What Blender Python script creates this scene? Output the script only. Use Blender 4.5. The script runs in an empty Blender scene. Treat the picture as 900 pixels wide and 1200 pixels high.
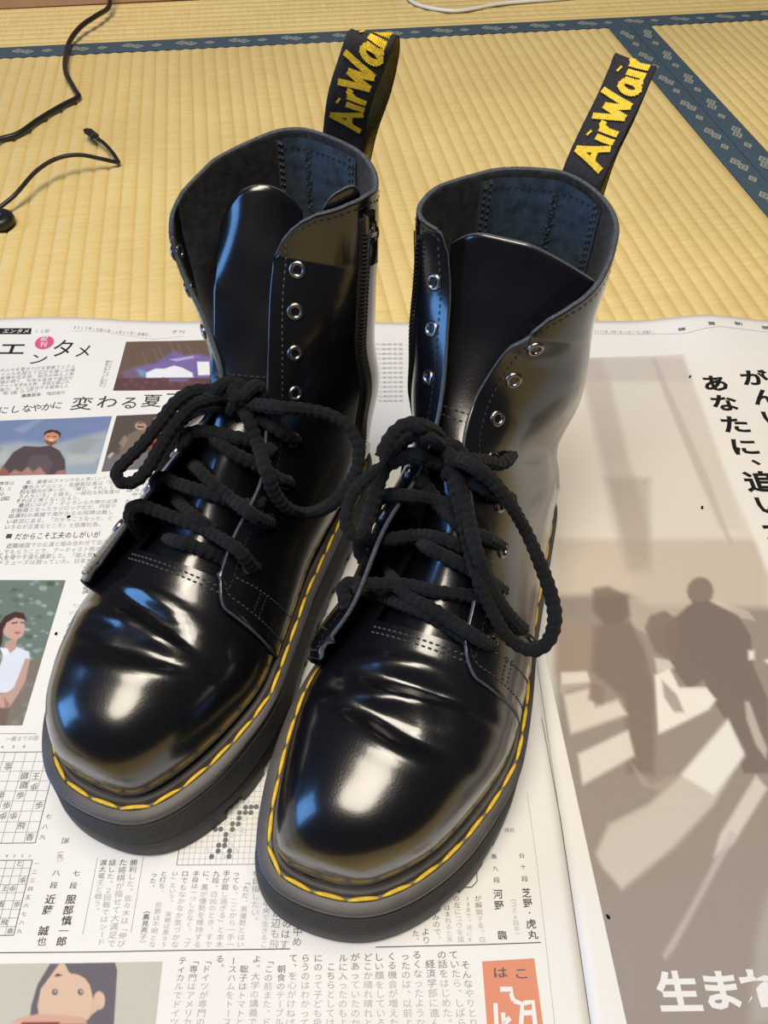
import bpy, bmesh, math, random
import numpy as np
from mathutils import Vector, Matrix
random.seed(7); np.random.seed(7)
sc = bpy.context.scene
COL = sc.collection

# ---------------------------------------------------------------- camera
F_PX, CAM_H = 880.0, 0.43
PITCH, ROLL = math.atan2(1163, F_PX), math.atan(0.029)
fwd = Vector((0, math.cos(PITCH), -math.sin(PITCH)))
r0 = Vector((1, 0, 0)); u0 = r0.cross(fwd)
rt = math.cos(ROLL) * r0 + math.sin(ROLL) * u0
upv = -math.sin(ROLL) * r0 + math.cos(ROLL) * u0
cd = bpy.data.cameras.new('camera'); cam = bpy.data.objects.new('camera', cd); COL.objects.link(cam)
mw = Matrix.Identity(4)
for i, v in enumerate((rt, upv, -fwd)):
    for k in range(3): mw[k][i] = v[k]
mw[2][3] = CAM_H
cam.matrix_world = mw
cd.sensor_fit = 'VERTICAL'; cd.sensor_height = 36.0
cd.lens = 36.0 * F_PX / 1200.0
cd.clip_start = 0.01
sc.camera = cam

# ---------------------------------------------------------------- world, lamps, exposure
sc.view_settings.view_transform = 'Standard'; sc.view_settings.look = 'None'
sc.view_settings.exposure = -0.60; sc.view_settings.gamma = 1.0
w = bpy.data.worlds.new('room_light'); sc.world = w; w.use_nodes = True
bg = w.node_tree.nodes['Background']; bg.inputs[0].default_value = (0.72, 0.74, 0.80, 1); bg.inputs[1].default_value = 0.085

def area(name, loc, target, size, power, color, sy=None, shape='RECTANGLE'):
    l = bpy.data.lights.new(name, 'AREA'); l.energy = power; l.color = color
    l.shape = shape; l.size = size
    if sy: l.size_y = sy
    o = bpy.data.objects.new(name, l); COL.objects.link(o)
    o.location = loc
    o.rotation_euler = (Vector(target) - Vector(loc)).to_track_quat('-Z', 'Y').to_euler()
    return o
area('ceiling_lamp', (0.12, 0.36, 2.0), (0.05, 0.3, 0), 0.8, 34, (1.0, 0.905, 0.77), shape='DISK')
area('added_highlight_lamp', (-0.30, -0.20, 1.9), (0.0, 0.2, 0), 0.88, 46, (1.0, 0.89, 0.74), shape='DISK')  # extra lamp, added for the warm highlight on the toe caps
area('daylight_window', (-2.1, -0.25, 0.80), (0, 0.25, 0.05), 0.85, 42, (0.17, 0.45, 1.0), sy=1.3)

# ---------------------------------------------------------------- helpers
def link(o, parent=None):
    COL.objects.link(o)
    if parent is not None: o.parent = parent
    return o
def mesh_obj(name, verts, faces, mats, parent=None, midx=None, smooth=True):
    me = bpy.data.meshes.new(name)
    me.from_pydata([tuple(map(float, v)) for v in verts], [], faces)
    for m in (mats if isinstance(mats, (list, tuple)) else [mats]): me.materials.append(m)
    if midx is not None: me.polygons.foreach_set('material_index', np.array(midx, dtype=np.int32))
    me.polygons.foreach_set('use_smooth', [smooth] * len(me.polygons))
    me.update()
    return link(bpy.data.objects.new(name, me), parent)
def fix_normals(o):
    bm = bmesh.new(); bm.from_mesh(o.data)
    bmesh.ops.recalc_face_normals(bm, faces=bm.faces); bm.to_mesh(o.data); bm.free(); return o
def empty(name, loc=(0, 0, 0), rz=0.0, parent=None):
    o = bpy.data.objects.new(name, None); o.location = loc; o.rotation_euler = (0, 0, rz)
    o.empty_display_size = 0.02
    return link(o, parent)
def tag(o, label=None, cat=None, group=None, kind=None):
    for k, v in (('label', label), ('category', cat), ('group', group), ('kind', kind)):
        if v: o[k] = v
    return o
class MB:
    """collects loose pieces into one mesh"""
    def __init__(s): s.v, s.f, s.m = [], [], []
    def add(s, verts, faces, mi=0):
        n = len(s.v); s.v.extend(verts); s.f.extend([tuple(n + i for i in f) for f in faces]); s.m.extend([mi] * len(faces))
    def build(s, name, mats, parent=None, smooth=True):
        return mesh_obj(name, s.v, s.f, mats, parent, s.m, smooth)
def catmull(P, t):
    """Catmull-Rom through rows of P at float positions t"""
    P = np.asarray(P, float); t = np.asarray(t, float); n = len(P)
    t = np.clip(t, 0, n - 1 - 1e-9); i = np.floor(t).astype(int); u = (t - i)[..., None]
    one = P.ndim == 1
    if one: P = P[:, None]
    g = lambda k: P[np.clip(k, 0, n - 1)]
    p0, p1, p2, p3 = g(i - 1), g(i), g(i + 1), g(i + 2)
    p0 = np.where((i == 0)[..., None], 2 * p1 - p2, p0); p3 = np.where((i >= n - 2)[..., None], 2 * p2 - p1, p3)
    r = 0.5 * (2 * p1 + (p2 - p0) * u + (2 * p0 - 5 * p1 + 4 * p2 - p3) * u ** 2 + (3 * p1 - p0 - 3 * p2 + p3) * u ** 3)
    return r[..., 0] if one else r
def resample(P, step=None, n=None, closed=False):
    P = np.asarray(P, float)
    if closed: P = np.vstack([P, P[:1]])
    d = np.r_[0, np.cumsum(np.linalg.norm(np.diff(P, axis=0), axis=1))]
    if n is None: n = max(2, int(round(d[-1] / step)))
    t = np.linspace(0, d[-1], n + 1)
    Q = np.stack([np.interp(t, d, P[:, k]) for k in range(P.shape[1])], 1)
    return Q[:-1] if closed else Q
def smooth_path(P, step):
    P = np.asarray(P, float)
    return resample(catmull(P, np.linspace(0, len(P) - 1, 14 * len(P))), step)
def frames(Q, closed=False):
    T = np.gradient(Q, axis=0); T /= np.linalg.norm(T, axis=1)[:, None] + 1e-12
    nrm = np.cross(T[0], (0, 0, 1.0)); 
    if np.linalg.norm(nrm) < .1: nrm = np.cross(T[0], (1.0, 0, 0))
    N = [nrm / np.linalg.norm(nrm)]
    for k in range(1, len(Q)):
        v = N[-1] - T[k] * (N[-1] @ T[k]); N.append(v / (np.linalg.norm(v) + 1e-12))
    N = np.array(N); return T, N, np.cross(T, N)
def tube_geo(Q, r, seg=10, braid=0.0, pitch=0.0, flat=1.0):
    T, N, Bn = frames(Q); n = len(Q)
    s = np.r_[0, np.cumsum(np.linalg.norm(np.diff(Q, axis=0), axis=1))]
    th = np.linspace(0, 2 * math.pi, seg, endpoint=False)
    r = np.broadcast_to(r, (n,))
    R = r[:, None] * np.ones((n, seg))
    if braid: R = R * (1 + braid * (np.sin(4 * th[None] + 2 * math.pi * s[:, None] / pitch) * np.sin(4 * th[None] - 2 * math.pi * s[:, None] / pitch)))
    V = Q[:, None] + R[..., None] * (np.cos(th)[None, :, None] * N[:, None] + flat * np.sin(th)[None, :, None] * Bn[:, None])
    V = V.reshape(-1, 3); F = []
    for i in range(n - 1):
        for j in range(seg):
            F.append((i * seg + j, i * seg + (j + 1) % seg, (i + 1) * seg + (j + 1) % seg, (i + 1) * seg + j))
    F.append(tuple(range(seg))[::-1]); F.append(tuple((n - 1) * seg + j for j in range(seg)))
    return V, F
def tube(name, pts, r, mat, parent=None, seg=10, step=.004, **k):
    V, F = tube_geo(smooth_path(pts, step), r, seg, **k); return mesh_obj(name, V, F, mat, parent)
def box_geo(c, s, rz=0.0, bev=0.0):
    cx, cy, cz = c; sx, sy, sz = s[0] / 2, s[1] / 2, s[2] / 2; ca, sa = math.cos(rz), math.sin(rz)
    V = []
    if bev <= 0:
        for z in (-sz, sz):
            for x, y in ((-sx, -sy), (sx, -sy), (sx, sy), (-sx, sy)): V.append((cx + x * ca - y * sa, cy + x * sa + y * ca, cz + z))
        return V, [(3, 2, 1, 0), (4, 5, 6, 7), (0, 1, 5, 4), (1, 2, 6, 5), (2, 3, 7, 6), (3, 0, 4, 7)]
    for z, i in ((-sz, bev), (-sz + bev, 0), (sz - bev, 0), (sz, bev)):
        for x, y in ((-sx + i, -sy + i), (sx - i, -sy + i), (sx - i, sy - i), (-sx + i, sy - i)): V.append((cx + x * ca - y * sa, cy + x * sa + y * ca, cz + z))
    F = [(3, 2, 1, 0), (12, 13, 14, 15)]
    for k in range(3):
        for j in range(4): F.append((4 * k + j, 4 * k + (j + 1) % 4, 4 * k + 4 + (j + 1) % 4, 4 * k + 4 + j))
    return V, F

# ---------------------------------------------------------------- materials
def mat(name, color, rough=0.5, metal=0.0, coat=0.0, coat_rough=0.05, spec=0.5, noise=None, bump=None, sheen=0.0):
    """noise=(scale, amount)  bump=(scale, strength, distance)"""
    m = bpy.data.materials.new(name); m.use_nodes = True; nt = m.node_tree; b = nt.nodes['Principled BSDF']
    b.inputs['Base Color'].default_value = (*color, 1); b.inputs['Roughness'].default_value = rough
    b.inputs['Metallic'].default_value = metal; b.inputs['Coat Weight'].default_value = coat
    b.inputs['Coat Roughness'].default_value = coat_rough; b.inputs['Specular IOR Level'].default_value = spec
    b.inputs['Sheen Weight'].default_value = sheen
    tc = nt.nodes.new('ShaderNodeTexCoord')
    if noise:
        n = nt.nodes.new('ShaderNodeTexNoise'); n.inputs['Scale'].default_value = noise[0]; n.inputs['Detail'].default_value = 5
        nt.links.new(tc.outputs['Object'], n.inputs['Vector'])
        r = nt.nodes.new('ShaderNodeValToRGB'); a = noise[1]
        r.color_ramp.elements[0].position = .3; r.color_ramp.elements[1].position = .7
        r.color_ramp.elements[0].color = (*[c * (1 - a) for c in color], 1); r.color_ramp.elements[1].color = (*[min(1, c * (1 + a)) for c in color], 1)
        nt.links.new(n.outputs['Fac'], r.inputs['Fac']); nt.links.new(r.outputs['Color'], b.inputs['Base Color'])
    if bump:
        n = nt.nodes.new('ShaderNodeTexNoise'); n.inputs['Scale'].default_value = bump[0]; n.inputs['Detail'].default_value = 4
        nt.links.new(tc.outputs['Object'], n.inputs['Vector'])
        u = nt.nodes.new('ShaderNodeBump'); u.inputs['Strength'].default_value = bump[1]; u.inputs['Distance'].default_value = bump[2]
        nt.links.new(n.outputs['Fac'], u.inputs['Height']); nt.links.new(u.outputs['Normal'], b.inputs['Normal'])
    return m
M = {}
M['leather'] = mat('polished_leather', (0.004, 0.004, 0.006), rough=0.26, spec=0.5, coat=0.75, coat_rough=0.15, bump=(900, 0.12, 0.0006))
M['lining'] = mat('suede_lining', (0.020, 0.021, 0.024), rough=0.95, spec=0.2, noise=(260, .6), bump=(1400, .5, .0006), sheen=.15)
M['lining_window_blue'] = mat('window_tinted_suede', (0.030, 0.052, 0.076), rough=0.9, spec=0.2, noise=(200, .5), bump=(1400, .5, .0006), sheen=.15)  # blue window light tinted into the dark suede colour
M['edge'] = mat('cut_leather_edge', (0.045, 0.055, 0.068), rough=0.8, noise=(900, .5), bump=(1500, .5, .0004))
M['sole'] = mat('black_rubber', (0.018, 0.018, 0.020), rough=0.55, spec=0.45, noise=(60, .3), bump=(700, .15, .0004))
M['welt'] = mat('welt_rubber', (0.060, 0.056, 0.056), rough=0.5, spec=0.5, noise=(50, .25), bump=(900, .2, .0004))
M['stitch'] = mat('yellow_thread', (0.72, 0.47, 0.035), rough=0.6, noise=(900, .25), bump=(2500, .6, .0004))
M['thread'] = mat('black_thread', (0.025, 0.027, 0.032), rough=0.7)
M['lace'] = mat('black_cotton', (0.005, 0.006, 0.008), rough=0.9, spec=0.2, sheen=.04, noise=(700, .5), bump=(3000, .8, .0004))
M['metal'] = mat('nickel', (0.30, 0.29, 0.29), rough=0.28, metal=1.0)
M['dark_metal'] = mat('gunmetal', (0.12, 0.115, 0.11), rough=0.25, metal=1.0)
M['void'] = mat('eyelet_hole', (0.004, 0.004, 0.005), rough=0.9, spec=.1)
M['webbing'] = mat('black_webbing', (0.012, 0.011, 0.014), rough=0.85, bump=(1800, .8, .0005), noise=(900, .5))
M['gold'] = mat('yellow_embroidery', (0.70, 0.47, 0.015), rough=0.6, bump=(1800, .8, .0005), noise=(700, .2))
M['gold_dark'] = mat('loop_inner_weave', (0.22, 0.15, 0.02), rough=0.8, noise=(900, .4))
M['cable'] = mat('black_cable', (0.012, 0.012, 0.013), rough=0.4)
M['white_cable'] = mat('white_cable', (0.75, 0.74, 0.70), rough=0.4)
M['wood'] = mat('box_cardboard', (0.42, 0.24, 0.13), rough=0.7, noise=(15, .15))
M['wood2'] = mat('pale_wood', (0.55, 0.42, 0.28), rough=0.6, noise=(20, .2))

# ================================================================ tatami floor
TA = math.radians(10.8)                                   # the mats lie turned a little in the room
TX = np.array([math.cos(TA), math.sin(TA)]); TY = np.array([-math.sin(TA), math.cos(TA)])
def tatami_material(name, along_y):
    m = mat(name, (0.76, 0.58, 0.30), rough=0.5, spec=.35); nt = m.node_tree; b = nt.nodes['Principled BSDF']
    tc = nt.nodes.new('ShaderNodeTexCoord')
    mp = nt.nodes.new('ShaderNodeMapping'); mp.inputs['Scale'].default_value = ((18, 330, 1) if along_y else (330, 18, 1))
    nt.links.new(tc.outputs['Object'], mp.inputs['Vector'])
    n1 = nt.nodes.new('ShaderNodeTexNoise'); n1.inputs['Scale'].default_value = 1; n1.inputs['Detail'].default_value = 3
    nt.links.new(mp.outputs[0], n1.inputs['Vector'])
    n2 = nt.nodes.new('ShaderNodeTexNoise'); n2.inputs['Scale'].default_value = 5; n2.inputs['Detail'].default_value = 3
    nt.links.new(tc.outputs['Object'], n2.inputs['Vector'])
    r = nt.nodes.new('ShaderNodeValToRGB'); e = r.color_ramp.elements
    e[0].position = .25; e[0].color = (0.69, 0.52, 0.21, 1); e[1].position = .75; e[1].color = (0.80, 0.64, 0.30, 1)
    nt.links.new(n1.outputs['Fac'], r.inputs['Fac'])
    r2 = nt.nodes.new('ShaderNodeValToRGB'); e = r2.color_ramp.elements
    e[0].position = .35; e[0].color = (0.90, 0.90, 0.88, 1); e[1].position = .65; e[1].color = (1, 1, 1, 1)
    nt.links.new(n2.outputs['Fac'], r2.inputs['Fac'])
    mx = nt.nodes.new('ShaderNodeMix'); mx.data_type = 'RGBA'; mx.blend_type = 'MULTIPLY'; mx.inputs[0].default_value = 1
    nt.links.new(r.outputs[0], mx.inputs[6]); nt.links.new(r2.outputs[0], mx.inputs[7]); nt.links.new(mx.outputs[2], b.inputs['Base Color'])
    u = nt.nodes.new('ShaderNodeBump'); u.inputs['Strength'].default_value = .35; u.inputs['Distance'].default_value = .0006
    nt.links.new(n1.outputs['Fac'], u.inputs['Height']); nt.links.new(u.outputs['Normal'], b.inputs['Normal'])
    return m
M['tat_y'] = tatami_material('rush_mat', True); M['tat_x'] = tatami_material('rush_mat_across', False)
M['tat_thread'] = mat('rush_between_ribs', (0.62, 0.46, 0.18), rough=.7)
M['heri'] = mat('slate_blue_cloth', (0.050, 0.085, 0.120), rough=0.8, noise=(500, .35), bump=(1200, .5, .0005))
M['motif'] = mat('woven_motif', (0.30, 0.31, 0.26), rough=0.8, noise=(900, .2))
floor = tag(empty('floor', (0, 0, 0)), kind='structure')
floor.rotation_euler = (0, 0, TA)
# in floor coordinates (x along TX, y along TY)
def to_mat(x, y): p = np.array([x, y]); return float(p @ TX), float(p @ TY)
JX = (to_mat(0.3305, 1.20)[0] + to_mat(0.4225, 0.731)[0]) / 2     # joint between the two near mats
JY = to_mat(-0.52, 1.045)[1]                                        # near edge of the far mat's band
def rib_profile(t, n=7): return t
def make_mat(x0, x1, y0, y1, along_y):
    """a rush mat with ribs running along y (or x); each rib is a low rounded swell"""
    pitch = 0.0154; V, Fc = [], []
    a0, a1 = (x0, x1) if along_y else (y0, y1); b0, b1 = (y0, y1) if along_y else (x0, x1)
    n = int(round((a1 - a0) / pitch)); pr = [(0, -.0018), (.05, -.0010), (.16, -.0001), (.5, .0006), (.84, -.0001), (.95, -.0010)]
    A = [(a0 + (k + t) * (a1 - a0) / n, z) for k in range(n) for t, z in pr] + [(a1, -.0011)]
    for k, (a, z) in enumerate(A):
        for b in (b0, b1): V.append(((a, b, z - .0012) if along_y else (b, a, z - .0012)))
    for k in range(len(A) - 1): Fc.append((2 * k, 2 * k + 2, 2 * k + 3, 2 * k + 1) if along_y else (2 * k + 1, 2 * k + 3, 2 * k + 2, 2 * k))
    nv = len(V)
    V += [(x0, y0, -.05), (x1, y0, -.05), (x1, y1, -.05), (x0, y1, -.05)]
    V += [(x0, y0, -.003), (x1, y0, -.003), (x1, y1, -.003), (x0, y1, -.003)]
    Fc += [(nv + 3, nv + 2, nv + 1, nv)] + [(nv + j, nv + (j + 1) % 4, nv + 4 + (j + 1) % 4, nv + 4 + j) for j in range(4)]
    o = mesh_obj('tatami_mat', V, Fc, [M['tat_y' if along_y else 'tat_x'], M['tat_thread']], floor); mi = [1 if (k % 6 in (0, 5) and k < len(A) - 1) else 0 for k in range(len(Fc))]
    o.data.polygons.foreach_set('material_index', mi); return o
matA = make_mat(JX - 0.955, JX - .0005, JY - 1.55, JY - .001, True)
matB = make_mat(JX + .0005, JX + 0.88, JY - 1.55, JY - .001, True)
matD = make_mat(JX - 1.8365, JX - .9565, JY - 1.55, JY - .001, True)
matC = make_mat(JX - 1.8365, JX + 1.1, JY + .001, JY + 0.88, False)
BW = 0.0305
def band(x0, x1, y0, y1, parent):
    z0, z1 = -.0022, .0002
    return mesh_obj('edge_band', *box_geo(((x0 + x1) / 2, (y0 + y1) / 2, (z0 + z1) / 2), (x1 - x0, y1 - y0, z1 - z0), 0, .0006), M['heri'], parent, smooth=False)
def motifs(lines, parent):
    """woven rhombs: outlined overlapping pair, then a small one, repeated along each band"""
    mb = MB()
    def rhomb(c, d, e, sx, sy, hole=0.0):
        c = np.array(c); z = .00042
        P = [c + d * sx, c + e * sy, c - d * sx, c - e * sy]
        if hole:
            Q = [c + (p - c) * hole for p in P]
            mb.add([(*p, z) for p in P + Q], [(j, (j + 1) % 4, 4 + (j + 1) % 4, 4 + j) for j in range(4)])
            mb.add([(*(c + (p - c) * hole * .6), z) for p in P], [(0, 1, 2, 3)])
        else: mb.add([(*p, z) for p in P], [(0, 1, 2, 3)])
    for (o, d, e, L, ph) in lines:
        o, d, e = map(np.array, (o, d, e)); s = ph
        while s < L:
            c = o + d * s
            rhomb(c - d * .0060 + e * .0020, d, e, .0092, .0066, .58); rhomb(c + d * .0060 - e * .0020, d, e, .0092, .0066, .58)
            rhomb(c + d * .0310 + e * -.0010, d, e, .0075, .0052, .5); s += .0705
    o = mb.build('woven_motif', M['motif'], parent, smooth=False); return tag(o, kind='stuff')
band(JX - .0005 - BW, JX - .0005, JY - 1.55, JY - .001, matA); motifs([((JX - BW / 2, JY - .03), (0, -1.), (-1., 0), 1.5, 0)], matA)
band(JX + .0005, JX + .0005 + BW, JY - 1.55, JY - .001, matB); motifs([((JX + BW / 2, JY - .018), (0, -1.), (1., 0), 1.5, .012)], matB)
band(JX - .9545, JX - .924, JY - 1.55, JY - .001, matA); band(JX - .987, JX - .9565, JY - 1.55, JY - .001, matD)
band(JX - 1.8365, JX + 1.1, JY + .001, JY + .001 + BW, matC); motifs([((JX - 1.7503, JY + BW / 2), (1., 0), (0, 1.), 2.82, .0)], matC)
# under the mats
mesh_obj('floor_board', *box_geo((JX - .33, JY - .3, -.056), (3.0, 3.0, .01)), M['wood2'], floor)

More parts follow.
